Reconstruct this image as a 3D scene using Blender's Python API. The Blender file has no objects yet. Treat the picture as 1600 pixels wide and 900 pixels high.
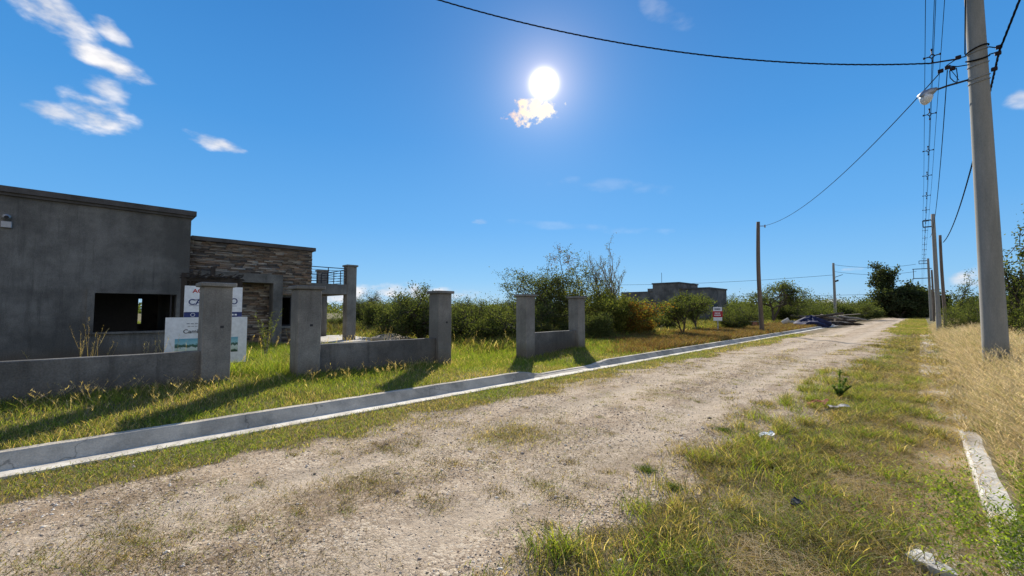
import bpy, math, random
import numpy as np
from mathutils import Vector, Matrix

R = math.radians
scene = bpy.context.scene
COL = scene.collection

# ------------------------------------------------------------------ camera, sky, sun, exposure
F, H, CX, CY = 650.0, 1.62, 800.0, 450.0          # focal length and centre of the 1600x900 frame, eye height
PIT = R(3.082); YAW = R(44.514)                   # world +Y runs along the road, +X to its right
FW = np.array([-math.sin(YAW)*math.cos(PIT), math.cos(YAW)*math.cos(PIT), math.sin(PIT)])
RT = np.array([math.cos(YAW), math.sin(YAW), 0.0]); UP = np.cross(RT, FW)
EYE = np.array([0.0, 0.0, H])
cd = bpy.data.cameras.new('camera'); cam = bpy.data.objects.new('camera', cd); COL.objects.link(cam)
cam.location = EYE; cam.rotation_euler = Vector(-FW).to_track_quat('Z', 'Y').to_euler()
cd.sensor_width = 36; cd.lens = 36*F/1600; cd.clip_start = 0.05; cd.clip_end = 9000
scene.camera = cam

def ray(x, y):
    d = FW + RT*(x-CX)/F - UP*(y-CY)/F
    return d/np.linalg.norm(d)
def onz(x, y, z=0.0): d = ray(x, y); return EYE + d*(z-H)/d[2]
def onx(x, y, X): d = ray(x, y); return EYE + d*X/d[0]
def ony(x, y, Y): d = ray(x, y); return EYE + d*Y/d[1]
def at(x, y, r): d = ray(x, y); return EYE + d*r/math.hypot(d[0], d[1])   # at horizontal distance r

SUN = ray(850, 131)
SUN_EL = math.asin(SUN[2]); SUN_AZ = math.atan2(SUN[0], SUN[1])
sd = bpy.data.lights.new('sun', 'SUN'); sun = bpy.data.objects.new('sun', sd); COL.objects.link(sun)
sd.energy = 5.0; sd.angle = R(0.5); sd.color = (1.0, 0.93, 0.82)
sun.rotation_euler = Vector(SUN).to_track_quat('Z', 'Y').to_euler()
sun.location = (0, 0, 30)

SKY_STRENGTH = 0.15
world = bpy.data.worlds.new('World'); scene.world = world; world.use_nodes = True
wt = world.node_tree; wt.nodes.clear()
def WN(t, **kw):
    n = wt.nodes.new(t)
    for k, v in kw.items(): setattr(n, k, v)
    return n
def WM(op, a, b=None, c=None, clamp=False):
    n = wt.nodes.new('ShaderNodeMath'); n.operation = op; n.use_clamp = clamp
    for i, v in enumerate((a, b, c)):
        if v is None: continue
        if isinstance(v, (int, float)): n.inputs[i].default_value = v
        else: wt.links.new(v, n.inputs[i])
    return n.outputs[0]
def WMIX(fac, a, b, mode='MIX'):
    n = wt.nodes.new('ShaderNodeMix'); n.data_type = 'RGBA'; n.blend_type = mode
    for s, v in ((n.inputs[0], fac), (n.inputs[6], a), (n.inputs[7], b)):
        if isinstance(v, (int, float)): s.default_value = v
        elif isinstance(v, tuple): s.default_value = v
        else: wt.links.new(v, s)
    return n.outputs[2]
sky = WN('ShaderNodeTexSky', sky_type='NISHITA'); sky.sun_disc = False
sky.sun_elevation = SUN_EL; sky.sun_rotation = SUN_AZ
sky.altitude = 600; sky.air_density = 1.0; sky.dust_density = 0.05; sky.ozone_density = 3.0
hs = WN('ShaderNodeHueSaturation'); hs.inputs['Saturation'].default_value = 1.12; hs.inputs['Value'].default_value = 0.62
wt.links.new(sky.outputs[0], hs.inputs['Color'])
EXPOSURE = 0.62
tc = WN('ShaderNodeTexCoord')
sep = WN('ShaderNodeSeparateXYZ'); wt.links.new(tc.outputs['Generated'], sep.inputs[0])
az = WM('ARCTAN2', sep.outputs[0], sep.outputs[1]); el = WM('ARCSINE', sep.outputs[2])
# clear autumn air: the physical sky evened out by the dry air's own blue, deeper overhead
def lin(c): return tuple((v/255/12.92 if v/255 <= .04045 else ((v/255+.055)/1.055)**2.4)/2**EXPOSURE/SKY_STRENGTH for v in c)
cr = WN('ShaderNodeValToRGB'); els = [(0, (152, 198, 236)), (4, (126, 189, 240)), (11, (98, 173, 238)), (22, (72, 153, 226)), (34, (56, 134, 209)), (50, (42, 113, 188)), (90, (34, 92, 160))]
while len(cr.color_ramp.elements) < len(els): cr.color_ramp.elements.new(.5)
for i, (e_, c_) in enumerate(els): cr.color_ramp.elements[i].position = e_/90; cr.color_ramp.elements[i].color = (*[v/8 for v in lin(c_)], 1)
wt.links.new(WM('DIVIDE', WM('MAXIMUM', el, 0.0), math.pi/2), cr.inputs[0])
sc8 = WN('ShaderNodeVectorMath', operation='SCALE'); sc8.inputs['Scale'].default_value = 8; wt.links.new(cr.outputs[0], sc8.inputs[0])
skyblue = WMIX(0.88, hs.outputs[0], sc8.outputs[0])
nz = WN('ShaderNodeTexNoise'); nz.inputs['Scale'].default_value = 17; nz.inputs['Detail'].default_value = 6; nz.inputs['Roughness'].default_value = 0.52
mp = WN('ShaderNodeMapping'); mp.inputs['Scale'].default_value = (1, 1, 2.1)
wt.links.new(tc.outputs['Generated'], mp.inputs[0]); wt.links.new(mp.outputs[0], nz.inputs[0])
nzv = WM('SUBTRACT', nz.outputs[0], 0.5)
def azel(x, y): d = ray(x, y); return math.atan2(d[0], d[1]), math.asin(d[2])
# clouds as regions of the sky: centre, half width, half height (degrees-like, measured at that bearing), tilt
CL = [(75, 12, 115, 38, 26, 1.0), (170, 45, 50, 20, 30, .85), (165, 96, 92, 24, 14, 1.0), (165, 137, 55, 26, 25, .75), (75, 172, 75, 22, 4, .95), (150, 178, 70, 34, 8, 1.0),
      (338, 223, 58, 14, 7, .95), (752, 348, 22, 6, 3, .55), (1590, 152, 34, 26, -35, .8), (1328, 421, 26, 5, -3, .8),
      (1505, 432, 42, 15, -14, .95), (1560, 440, 60, 14, 0, .8), (650, 457, 130, 15, 2, 1.0), (540, 462, 90, 20, 0, 1.0), (1240, 475, 150, 8, 0, .9), (1030, 14, 60, 22, 30, .16), (900, 355, 160, 8, 5, .10), (950, 290, 110, 14, 8, .10)]
cover = None
for (x, y, w, h, tilt, amt) in CL:
    a0, e0 = azel(x, y); a1, _ = azel(x+w, y); a2, _ = azel(x-w, y); _, e1 = azel(x, y-h); _, e2 = azel(x, y+h)
    hw = abs(a1-a2)/2; hh = abs(e1-e2)/2
    da = WM('SUBTRACT', az, a0); de = WM('SUBTRACT', el, e0)
    c, s = math.cos(R(tilt)), math.sin(R(tilt))
    u = WM('DIVIDE', WM('SUBTRACT', WM('MULTIPLY', da, c), WM('MULTIPLY', de, s)), hw)
    v = WM('DIVIDE', WM('ADD', WM('MULTIPLY', da, s), WM('MULTIPLY', de, c)), hh)
    r2 = WM('ADD', WM('MULTIPLY', u, u), WM('MULTIPLY', v, v))
    m = WM('ADD', WM('SUBTRACT', 0.86, r2), WM('MULTIPLY', nzv, 3.4))
    m = WM('MULTIPLY', m, 0.72, clamp=True); m = WM('MULTIPLY', WM('MULTIPLY', WM('MULTIPLY', m, m), WM('SUBTRACT', 3.0, WM('MULTIPLY', m, 2.0))), amt)
    cover = m if cover is None else WM('MAXIMUM', cover, m)
# unseen bright cloud added behind the viewer to warm and lift the fill light
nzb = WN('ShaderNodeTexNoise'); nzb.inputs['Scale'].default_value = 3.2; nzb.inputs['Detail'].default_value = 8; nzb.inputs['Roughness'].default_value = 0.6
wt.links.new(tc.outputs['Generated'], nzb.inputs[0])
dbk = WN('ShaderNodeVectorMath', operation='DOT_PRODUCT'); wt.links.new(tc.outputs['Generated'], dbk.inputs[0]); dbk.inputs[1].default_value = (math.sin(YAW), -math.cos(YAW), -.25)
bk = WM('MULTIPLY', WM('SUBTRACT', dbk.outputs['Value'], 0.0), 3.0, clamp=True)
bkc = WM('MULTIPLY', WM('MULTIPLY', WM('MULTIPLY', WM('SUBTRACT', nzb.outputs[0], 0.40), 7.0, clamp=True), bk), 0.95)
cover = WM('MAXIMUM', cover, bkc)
nb = WM('ADD', WM('MULTIPLY', nz.outputs[0], 0.9), 0.42)
cloudcol = WN('ShaderNodeCombineColor')
K_ = 1.0/SKY_STRENGTH
for i, g in enumerate((0.64, 0.63, 0.64)): wt.links.new(WM('MULTIPLY', nb, g*K_), cloudcol.inputs[i])
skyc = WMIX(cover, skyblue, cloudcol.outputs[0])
# the sun's disc with its aureole, and the ragged bright cloud just under it
dt = WN('ShaderNodeVectorMath', operation='DOT_PRODUCT'); wt.links.new(tc.outputs['Generated'], dt.inputs[0]); dt.inputs[1].default_value = tuple(SUN)
ang = WM('ARCCOSINE', WM('MINIMUM', dt.outputs['Value'], 0.9999999))
def wexp(a, k): return WM('POWER', 2.718281828, WM('MULTIPLY', a, -k))
gauss = wexp(WM('MULTIPLY', WM('DIVIDE', ang, R(1.0)), WM('DIVIDE', ang, R(1.0))), 1.0)
near = wexp(ang, 1/R(2.3)); wide = wexp(ang, 1/R(8.0))
glow = WN('ShaderNodeCombineColor')
for i, (g1, g2, g3) in enumerate(((7.0, .62, .10), (6.2, .44, .095), (4.6, .28, .09))):
    wt.links.new(WM('MULTIPLY', WM('ADD', WM('ADD', WM('MULTIPLY', gauss, g1), WM('MULTIPLY', near, g2)), WM('MULTIPLY', wide, g3)), K_), glow.inputs[i])
skyc = WMIX(1.0, skyc, glow.outputs[0], 'ADD')
nf = WN('ShaderNodeTexNoise'); nf.inputs['Scale'].default_value = 42; nf.inputs['Detail'].default_value = 8; nf.inputs['Roughness'].default_value = .6; wt.links.new(tc.outputs['Generated'], nf.inputs[0]); nzf = WM('SUBTRACT', nf.outputs[0], .5)
a0, e0 = azel(836, 174)
u = WM('DIVIDE', WM('SUBTRACT', az, a0), R(4.2)); v = WM('DIVIDE', WM('SUBTRACT', el, e0), R(1.75))
v2 = WM('ADD', v, WM('MULTIPLY', u, -0.22))
sc = WM('MULTIPLY', WM('ADD', WM('SUBTRACT', 0.8, WM('ADD', WM('MULTIPLY', u, u), WM('MULTIPLY', v2, v2))), WM('MULTIPLY', nzf, 4.0)), 1.4, clamp=True)
red = WM('MULTIPLY', WM('SUBTRACT', WM('MULTIPLY', u, -1.0), 0.05), 1.2, clamp=True)
scc = WMIX(red, (1.0*K_, .86*K_, .60*K_, 1), (.85*K_, 0.58*K_, 0.42*K_, 1))
skyc = WMIX(sc, skyc, scc)
bg = WN('ShaderNodeBackground'); bg.inputs['Strength'].default_value = SKY_STRENGTH
wo = WN('ShaderNodeOutputWorld')
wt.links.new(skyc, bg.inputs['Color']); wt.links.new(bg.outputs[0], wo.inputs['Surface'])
world.cycles.sampling_method = 'MANUAL'; world.cycles.sample_map_resolution = 1024

scene.view_settings.view_transform = 'Standard'; scene.view_settings.look = 'None'
scene.view_settings.exposure = EXPOSURE; scene.view_settings.gamma = 1.0
scene.render.engine = 'CYCLES'
scene.cycles.max_bounces = 6; scene.cycles.diffuse_bounces = 3; scene.cycles.transmission_bounces = 4; scene.cycles.transparent_max_bounces = 6
scene.cycles.sample_clamp_indirect = 6

# ------------------------------------------------------------------ helpers: materials
def new_mat(name):
    m = bpy.data.materials.new(name); m.use_nodes = True
    nt = m.node_tree; b = nt.nodes['Principled BSDF']
    return m, nt, b
def lk(nt, a, b): nt.links.new(a, b)
def ramp(nt, fac, stops):
    n = nt.nodes.new('ShaderNodeValToRGB'); e = n.color_ramp.elements
    while len(e) < len(stops): e.new(0.5)
    for i, (p, c) in enumerate(stops): e[i].position = p; e[i].color = (c[0], c[1], c[2], 1)
    lk(nt, fac, n.inputs[0]); return n.outputs[0]
def noise(nt, vec, scale, detail=6, rough=0.6):
    n = nt.nodes.new('ShaderNodeTexNoise'); n.inputs['Scale'].default_value = scale
    n.inputs['Detail'].default_value = detail; n.inputs['Roughness'].default_value = rough
    lk(nt, vec, n.inputs['Vector']); return n.outputs[0]
def mixc(nt, fac, a, b, mode='MIX'):
    n = nt.nodes.new('ShaderNodeMix'); n.data_type = 'RGBA'; n.blend_type = mode
    for s, v in ((n.inputs[0], fac), (n.inputs[6], a), (n.inputs[7], b)):
        if isinstance(v, (int, float)): s.default_value = v
        elif isinstance(v, tuple): s.default_value = (v[0], v[1], v[2], 1)
        else: lk(nt, v, s)
    return n.outputs[2]
def mth(nt, op, a, b=None, clamp=False):
    n = nt.nodes.new('ShaderNodeMath'); n.operation = op; n.use_clamp = clamp
    for i, v in enumerate((a, b)):
        if v is None: continue
        if isinstance(v, (int, float)): n.inputs[i].default_value = v
        else: lk(nt, v, n.inputs[i])
    return n.outputs[0]
def wpos(nt):
    g = nt.nodes.new('ShaderNodeNewGeometry'); return g.outputs['Position']
def scaled(nt, vec, s):
    n = nt.nodes.new('ShaderNodeMapping'); n.inputs['Scale'].default_value = s; lk(nt, vec, n.inputs[0]); return n.outputs[0]
def bump(nt, b, h, strength, dist=0.02):
    n = nt.nodes.new('ShaderNodeBump'); n.inputs['Strength'].default_value = strength; n.inputs['Distance'].default_value = dist
    lk(nt, h, n.inputs['Height']); lk(nt, n.outputs[0], b.inputs['Normal'])

def m_rough(name, c1, c2, scale=3.0, rough=0.9, bs=0.4, bd=0.01, c3=None, stretch=(1, 1, 1), metallic=0.0, fine=60, cracks=False):
    m, nt, b = new_mat(name); p = scaled(nt, wpos(nt), stretch)
    n1 = noise(nt, p, scale, 8, .65); c = ramp(nt, n1, [(0.3, c1), (0.7, c2)])
    if c3:
        n3 = noise(nt, p, scale*0.37, 5, .7); f = ramp(nt, n3, [(0.48, (0, 0, 0)), (0.62, (1, 1, 1))]); c = mixc(nt, f, c, c3)
    n2 = noise(nt, p, fine, 4, .7)
    c = mixc(nt, 0.35, c, ramp(nt, n2, [(0.3, (0.25, 0.25, 0.25)), (0.7, (0.75, 0.75, 0.75))]), 'OVERLAY')
    lk(nt, c, b.inputs['Base Color']); b.inputs['Roughness'].default_value = rough; b.inputs['Metallic'].default_value = metallic
    b.inputs['Specular IOR Level'].default_value = 0.25
    if cracks:
        vq = nt.nodes.new('ShaderNodeTexVoronoi'); vq.feature = 'DISTANCE_TO_EDGE'; vq.inputs['Scale'].default_value = .55
        wv_ = nt.nodes.new('ShaderNodeVectorMath'); wv_.operation = 'ADD'; nn_ = nt.nodes.new('ShaderNodeTexNoise'); nn_.inputs['Scale'].default_value = 1.6; nn_.inputs['Detail'].default_value = 6; lk(nt, p, nn_.inputs['Vector'])
        lk(nt, p, wv_.inputs[0]); lk(nt, nn_.outputs['Color'], wv_.inputs[1]); lk(nt, wv_.outputs[0], vq.inputs['Vector'])
        c = mixc(nt, ramp(nt, vq.outputs['Distance'], [(0.0015, (.6, .6, .6)), (0.005, (0, 0, 0))]), c, (.06, .055, .045)); lk(nt, c, b.inputs['Base Color'])
    bump(nt, b, mth(nt, 'ADD', n2, n1), bs, bd); return m
def m_plain(name, c, rough=0.6, metallic=0.0, spec=0.4):
    m, nt, b = new_mat(name); n = noise(nt, wpos(nt), 14, 5)
    cc = ramp(nt, n, [(0.2, tuple(v*0.8 for v in c)), (0.8, tuple(min(1, v*1.12) for v in c))])
    lk(nt, cc, b.inputs['Base Color']); b.inputs['Roughness'].default_value = rough; b.inputs['Metallic'].default_value = metallic
    b.inputs['Specular IOR Level'].default_value = spec; return m
def m_leaf(name, trans=0.45, rough=0.7, spec=0.15, gain=1.0, tmul=(1.25, 1.25, 0.55)):
    """colour from the 'tint' attribute; thin leaves let the sun through"""
    m, nt, b = new_mat(name)
    a = nt.nodes.new('ShaderNodeAttribute'); a.attribute_name = 'tint'
    lk(nt, a.outputs['Color'], b.inputs['Base Color']); b.inputs['Roughness'].default_value = rough
    b.inputs['Specular IOR Level'].default_value = spec
    t = nt.nodes.new('ShaderNodeBsdfTranslucent'); tcx = mixc(nt, 1.0, a.outputs['Color'], tmul, 'MULTIPLY'); lk(nt, tcx, t.inputs[0])
    mx = nt.nodes.new('ShaderNodeMixShader'); mx.inputs[0].default_value = trans
    lk(nt, b.outputs[0], mx.inputs[1]); lk(nt, t.outputs[0], mx.inputs[2])
    lk(nt, mx.outputs[0], nt.nodes['Material Output'].inputs[0]); return m
def m_tint(name, rough=0.9, bs=0.3):
    m, nt, b = new_mat(name); a = nt.nodes.new('ShaderNodeAttribute'); a.attribute_name = 'tint'
    n = noise(nt, wpos(nt), 35, 6, .7)
    c = mixc(nt, 0.5, a.outputs['Color'], ramp(nt, n, [(0.3, (.25, .25, .25)), (0.7, (.75, .75, .75))]), 'OVERLAY')
    lk(nt, c, b.inputs['Base Color']); b.inputs['Roughness'].default_value = rough; b.inputs['Specular IOR Level'].default_value = 0.2
    bump(nt, b, n, bs, 0.02); return m

M = {}
M['render'] = m_rough('cement_render', (.105, .102, .096), (.15, .143, .133), 1.3, .95, .7, .008, c3=(.085, .083, .078), fine=45)
M['render_light'] = m_rough('pillar_render', (.19, .18, .16), (.27, .255, .23), 2.2, .95, .5, .006, c3=(.15, .14, .13), stretch=(1, 1, .35), fine=50)
def m_stained(name, c1, c2, c3, dirt, base_z=.3):
    m, nt, b = new_mat(name); P_ = wpos(nt)
    n1 = noise(nt, P_, 1.6, 9, .7); n2 = noise(nt, P_, 42, 5, .75); n4 = noise(nt, scaled(nt, P_, (3.2, 3.2, .28)), 1.6, 7, .7); n5 = noise(nt, P_, .55, 6, .6)
    c = ramp(nt, n1, [(.30, c1), (.70, c2)]); c = mixc(nt, ramp(nt, n5, [(.44, (0, 0, 0)), (.60, (.8, .8, .8))]), c, c3)
    c = mixc(nt, ramp(nt, n4, [(.52, (0, 0, 0)), (.70, (.55, .55, .55))]), c, tuple(v*.55 for v in c1))
    sp = nt.nodes.new('ShaderNodeSeparateXYZ'); lk(nt, P_, sp.inputs[0])
    h_ = mth(nt, 'ADD', mth(nt, 'MULTIPLY', mth(nt, 'SUBTRACT', base_z+.30, sp.outputs[2]), 3.0), mth(nt, 'MULTIPLY', mth(nt, 'SUBTRACT', n1, .5), 2.0), clamp=True)
    c = mixc(nt, mth(nt, 'MULTIPLY', h_, .6), c, dirt)
    c = mixc(nt, .5, c, ramp(nt, n2, [(.3, (.22, .22, .22)), (.7, (.78, .78, .78))]), 'OVERLAY')
    lk(nt, c, b.inputs['Base Color']); b.inputs['Roughness'].default_value = .95; b.inputs['Specular IOR Level'].default_value = .15
    bump(nt, b, mth(nt, 'ADD', n2, mth(nt, 'MULTIPLY', n1, 2.0)), .8, .012); return m
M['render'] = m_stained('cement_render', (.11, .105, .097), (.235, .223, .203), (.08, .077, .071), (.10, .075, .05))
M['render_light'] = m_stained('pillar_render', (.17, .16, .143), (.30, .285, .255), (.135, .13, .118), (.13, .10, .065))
M['dark_trim'] = m_rough('dark_trim', (.06, .055, .05), (.11, .10, .095), 2.5, .8, .3, .005)
M['kerb'] = m_rough('kerb_concrete', (.42, .37, .295), (.60, .53, .425), 2.6, .95, .6, .01, c3=(.30, .27, .22), fine=70, cracks=True)
M['gutter'] = m_rough('gutter_concrete', (.52, .47, .39), (.74, .69, .59), 3, .95, .4, .006, c3=(.40, .36, .30), fine=70)
M['buried_kerb'] = m_rough('weathered_white_concrete', (.46, .43, .38), (.70, .67, .61), 5, .95, .6, .01, c3=(.34, .29, .23), fine=50)
M['dirty_gutter'] = m_rough('earth_covered_concrete', (.30, .23, .16), (.45, .36, .27), 3.2, .98, .6, .012, c3=(.70, .64, .55), stretch=(1.2, 1, 1), fine=40)
M['pole_concrete'] = m_rough('spun_concrete', (.22, .21, .185), (.31, .295, .26), 1.5, .9, .3, .004, c3=(.20, .20, .18), stretch=(2.5, 2.5, .35), fine=60)
M['slab'] = m_rough('bare_slab', (.45, .42, .36), (.6, .56, .50), 1.5, .95, .4, .01, c3=(.33, .31, .26))
M['pole_wood'] = m_rough('pole_wood', (.10, .075, .055), (.20, .155, .12), 3, .9, .6, .01, stretch=(4, 4, .3))
M['dark_wood'] = m_rough('dark_wood', (.022, .018, .015), (.05, .04, .034), 4, .85, .5, .01, stretch=(1, 1, .3))
M['bark'] = m_rough('bark', (.055, .042, .032), (.13, .105, .085), 8, .95, .8, .02)
M['bark_pale'] = m_rough('bark_pale', (.20, .17, .13), (.36, .31, .25), 8, .95, .5, .01)
M['metal_dark'] = m_plain('painted_dark_metal', (.03, .03, .035), .5, .3)
M['galv'] = m_plain('galvanised_metal', (.33, .34, .36), .45, .7)
M['cable'] = m_plain('black_cable', (.015, .015, .017), 1.0, spec=.02)
M['insul'] = m_plain('brown_insulator', (.025, .016, .018), .6, spec=.15)
M['white_paint'] = m_plain('white_sheet', (.80, .82, .83), .5)
M['blue_ink'] = m_plain('blue_ink', (.02, .035, .14), .5)
M['red_ink'] = m_plain('red_ink', (.42, .02, .03), .5)
M['dark_ink'] = m_plain('dark_ink', (.03, .03, .045), .5)
M['grey_ink'] = m_plain('grey_ink', (.30, .32, .35), .5)
M['tarp'] = m_rough('blue_tarp', (.012, .015, .045), (.03, .035, .09), 2, .8, .3, .02)
M['tile_brick'] = m_rough('red_brick', (.28, .10, .06), (.40, .17, .11), 8, .9, .5, .01)
M['dark_room'] = m_plain('unlit_plaster', (.10, .10, .10), .95)
M['sand'] = m_rough('sand', (.34, .28, .20), (.46, .39, .30), 5, .98, .7, .03)
M['orange'] = m_plain('orange_plastic', (.30, .06, .025), .8)
M['leaf'] = m_leaf('foliage', .45, rough=.9, spec=.04)
M['grass'] = m_leaf('grass_blade', .5, tmul=(1.35, 1.3, .5))
M['straw'] = m_leaf('dry_grass_blade', .45, tmul=(1.25, 1.1, .8))
M['stones'] = m_tint('stone_cladding')
M['gravel'] = m_tint('loose_stones', .95, .15)
m, nt, b = new_mat('lamp_glass'); b.inputs['Base Color'].default_value = (.85, .87, .88, 1); b.inputs['Roughness'].default_value = .18
b.inputs['Transmission Weight'].default_value = .25; M['glass'] = m
# printed picture of low houses on the lower sign: blue sky, dark trees, white house, green lawn
m, nt, b = new_mat('printed_house_picture')
tcn = nt.nodes.new('ShaderNodeTexCoord'); sx = nt.nodes.new('ShaderNodeSeparateXYZ'); lk(nt, tcn.outputs['Generated'], sx.inputs[0])
nn = noise(nt, tcn.outputs['Generated'], 7, 5); hgt = mth(nt, 'ADD', sx.outputs[2], mth(nt, 'MULTIPLY', mth(nt, 'SUBTRACT', nn, .5), .35))
c = ramp(nt, hgt, [(0.0, (.02, .05, .03)), (.14, (.04, .10, .06)), (.2, (.50, .60, .50)), (.42, (.58, .68, .62)), (.47, (.03, .09, .06)), (.60, (.05, .14, .10)), (.66, (.28, .55, .60)), (1.0, (.12, .38, .50))])
lk(nt, c, b.inputs['Base Color']); b.inputs['Roughness'].default_value = .5; M['picture'] = m

def tag(o, label=None, cat=None, group=None, kind=None):
    if label: o['label'] = label
    if cat: o['category'] = cat
    if group: o['group'] = group
    if kind: o['kind'] = kind
    return o
def empty(name, loc=(0, 0, 0), label=None, cat=None, group=None, rz=0.0):
    o = bpy.data.objects.new(name, None); COL.objects.link(o); o.location = loc; o.rotation_euler = (0, 0, rz)
    o.empty_display_size = 0.2
    return tag(o, label, cat, group)

# ------------------------------------------------------------------ helpers: geometry
def np_mesh(name, V, Fc, mat, tint=None, parent=None, smooth=False, quads=False):
    """V (n,3); Fc (m,3) or (m,4); tint (n,3) stored as a point colour"""
    V = np.asarray(V, np.float32); Fc = np.asarray(Fc, np.int32); k = Fc.shape[1]
    me = bpy.data.meshes.new(name); me.vertices.add(len(V)); me.vertices.foreach_set('co', V.ravel())
    me.loops.add(Fc.size); me.loops.foreach_set('vertex_index', Fc.ravel())
    me.polygons.add(len(Fc)); me.polygons.foreach_set('loop_start', np.arange(0, Fc.size, k, dtype=np.int32))
    me.polygons.foreach_set('loop_total', np.full(len(Fc), k, np.int32))
    if smooth: me.polygons.foreach_set('use_smooth', np.ones(len(Fc), bool))
    if tint is not None:
        a = me.color_attributes.new('tint', 'FLOAT_COLOR', 'POINT')
        c = np.ones((len(V), 4), np.float32); c[:, :3] = tint; a.data.foreach_set('color', c.ravel())
    me.update(calc_edges=True); me.materials.append(mat)
    o = bpy.data.objects.new(name, me); COL.objects.link(o)
    if parent: o.parent = parent
    return o

class MB:
    """collects shapes; build() links them as one mesh object (coordinates relative to the parent)"""
    def __init__(s): s.v = []; s.f = []
    def add(s, vs, fs):
        k = len(s.v); s.v += [tuple(map(float, v)) for v in vs]; s.f += [tuple(i+k for i in f) for f in fs]
    def box(s, x0, x1, y0, y1, z0, z1, b=0.0):
        if b <= 0:
            s.add([(x0, y0, z0), (x1, y0, z0), (x1, y1, z0), (x0, y1, z0), (x0, y0, z1), (x1, y0, z1), (x1, y1, z1), (x0, y1, z1)],
                  [(0, 3, 2, 1), (4, 5, 6, 7), (0, 1, 5, 4), (1, 2, 6, 5), (2, 3, 7, 6), (3, 0, 4, 7)])
        else:   # chamfered vertical and horizontal edges
            vs = []
            for (z, i) in ((z0, b), (z0+b, 0), (z1-b, 0), (z1, b)):
                X0, X1, Y0, Y1 = x0+i, x1-i, y0+i, y1-i; c = b if i == 0 else b*0.4
                vs += [(X0+c, Y0, z), (X1-c, Y0, z), (X1, Y0+c, z), (X1, Y1-c, z), (X1-c, Y1, z), (X0+c, Y1, z), (X0, Y1-c, z), (X0, Y0+c, z)]
            fs = [tuple(range(7, -1, -1)), tuple(range(24, 32))]
            for r in range(3):
                for k in range(8): fs.append((r*8+k, r*8+(k+1) % 8, (r+1)*8+(k+1) % 8, (r+1)*8+k))
            s.add(vs, fs)
    def tube(s, pts, rad, n=8, cap=True):
        pts = [Vector(p) for p in pts]; rad = [rad]*len(pts) if isinstance(rad, (int, float)) else rad
        vs = []; fs = []; ref = Vector((0.13, 0.31, 0.94))
        for i, p in enumerate(pts):
            t = (pts[min(i+1, len(pts)-1)]-pts[max(i-1, 0)]).normalized()
            a = t.cross(ref)
            if a.length < 1e-3: a = t.cross(Vector((1, 0, 0)))
            a.normalize(); b2 = t.cross(a)
            for k in range(n):
                th = 2*math.pi*k/n; vs.append(p+(a*math.cos(th)+b2*math.sin(th))*rad[i])
        for i in range(len(pts)-1):
            for k in range(n): fs.append((i*n+k, i*n+(k+1) % n, (i+1)*n+(k+1) % n, (i+1)*n+k))
        if cap: fs.append(tuple(range(n-1, -1, -1))); fs.append(tuple(range((len(pts)-1)*n, len(pts)*n)))
        s.add(vs, fs)
    def build(s, name, mat, parent=None, smooth=False):
        me = bpy.data.meshes.new(name); me.from_pydata(s.v, [], s.f); me.materials.append(mat); me.update()
        if smooth: me.polygons.foreach_set('use_smooth', np.ones(len(me.polygons), bool))
        o = bpy.data.objects.new(name, me); COL.objects.link(o)
        if parent:
            o.parent = parent
        return o
def boxo(name, mat, parent, *a, b=0.0): m_ = MB(); m_.box(*a, b=b); return m_.build(name, mat, parent)

_tab = np.random.RandomState(5).rand(257*257)
def vnoise(x, y):
    xi = np.floor(x).astype(int); yi = np.floor(y).astype(int); fx = x-xi; fy = y-yi
    fx = fx*fx*(3-2*fx); fy = fy*fy*(3-2*fy)
    h = lambda a, b: _tab[((a*7919+b*104729) % 65521)]
    return (h(xi, yi)*(1-fx)+h(xi+1, yi)*fx)*(1-fy)+(h(xi, yi+1)*(1-fx)+h(xi+1, yi+1)*fx)*fy
def fbm(x, y, o=4, s=1.0):
    v = 0; a = .5; t = 0
    for i in range(o): v = v+a*vnoise(x*s+i*17.3, y*s+i*9.1); t += a; a *= .5; s *= 2.03
    return v/t
def sstep(a, b, x): t = np.clip((x-a)/(b-a), 0, 1); return t*t*(3-2*t)

# ------------------------------------------------------------------ the lie of the land
KL = -6.75          # face of the left kerb
FX = -9.1           # front of the boundary pillars
def kerb_top(y): return np.interp(y, [-50, 7.3, 7.9, 10.1, 11.0, 200], [.168, .168, .05, .05, .15, .15])
def fence_z(y): return np.interp(y, [-50, 1.4, 3, 6.3, 7.5, 9.5, 10.5, 12.3, 14, 300], [.30, .30, .25, .20, .12, .03, .05, .18, .16, .16])
def kerb_right(y): return .045+.06*np.exp(-(np.maximum(np.abs(np.asarray(y, float)-6.15)-1.5, 0)/.5)**2)
def ground_z(x, y):
    x = np.asarray(x, float); y = np.asarray(y, float)
    n = (fbm(x, y, 4, .9)-.5)
    kz = kerb_top(y)-.03
    t = np.clip((-6.9-x)/2.2, 0, 1)
    zl = kz*(1-t)+fence_z(y)*t+n*.07*np.clip(t*2, 0, 1)
    zl = zl-.27*sstep(-9.7, -11.5, x)*sstep(3.2, 2.2, y)
    u = np.abs((x+3.2)/3.1)
    zr = .05*np.clip(1-u*u, 0, 1)+(fbm(x*.9, y*.25, 3, 1.3)-.5)*.05*np.clip(1.1-u, 0, 1)-.025*np.exp(-((np.abs(x+3.45)-.8)/.32)**2)
    zr = zr+(fbm(x, y, 3, 6)-.5)*.012
    zR = .10+.40*sstep(.5, 1.9, x)+n*.10*np.clip((x-.4)*1.5, 0, 1)+.02
    z = np.where(x < -6.85, zl, np.where(x > .47, zR, np.where(x > .28, kerb_right(y)-.005, zr)))
    far = np.hypot(x, y)
    return z+np.clip((far-300)/1500, 0, 1)*(-1.0)
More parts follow.
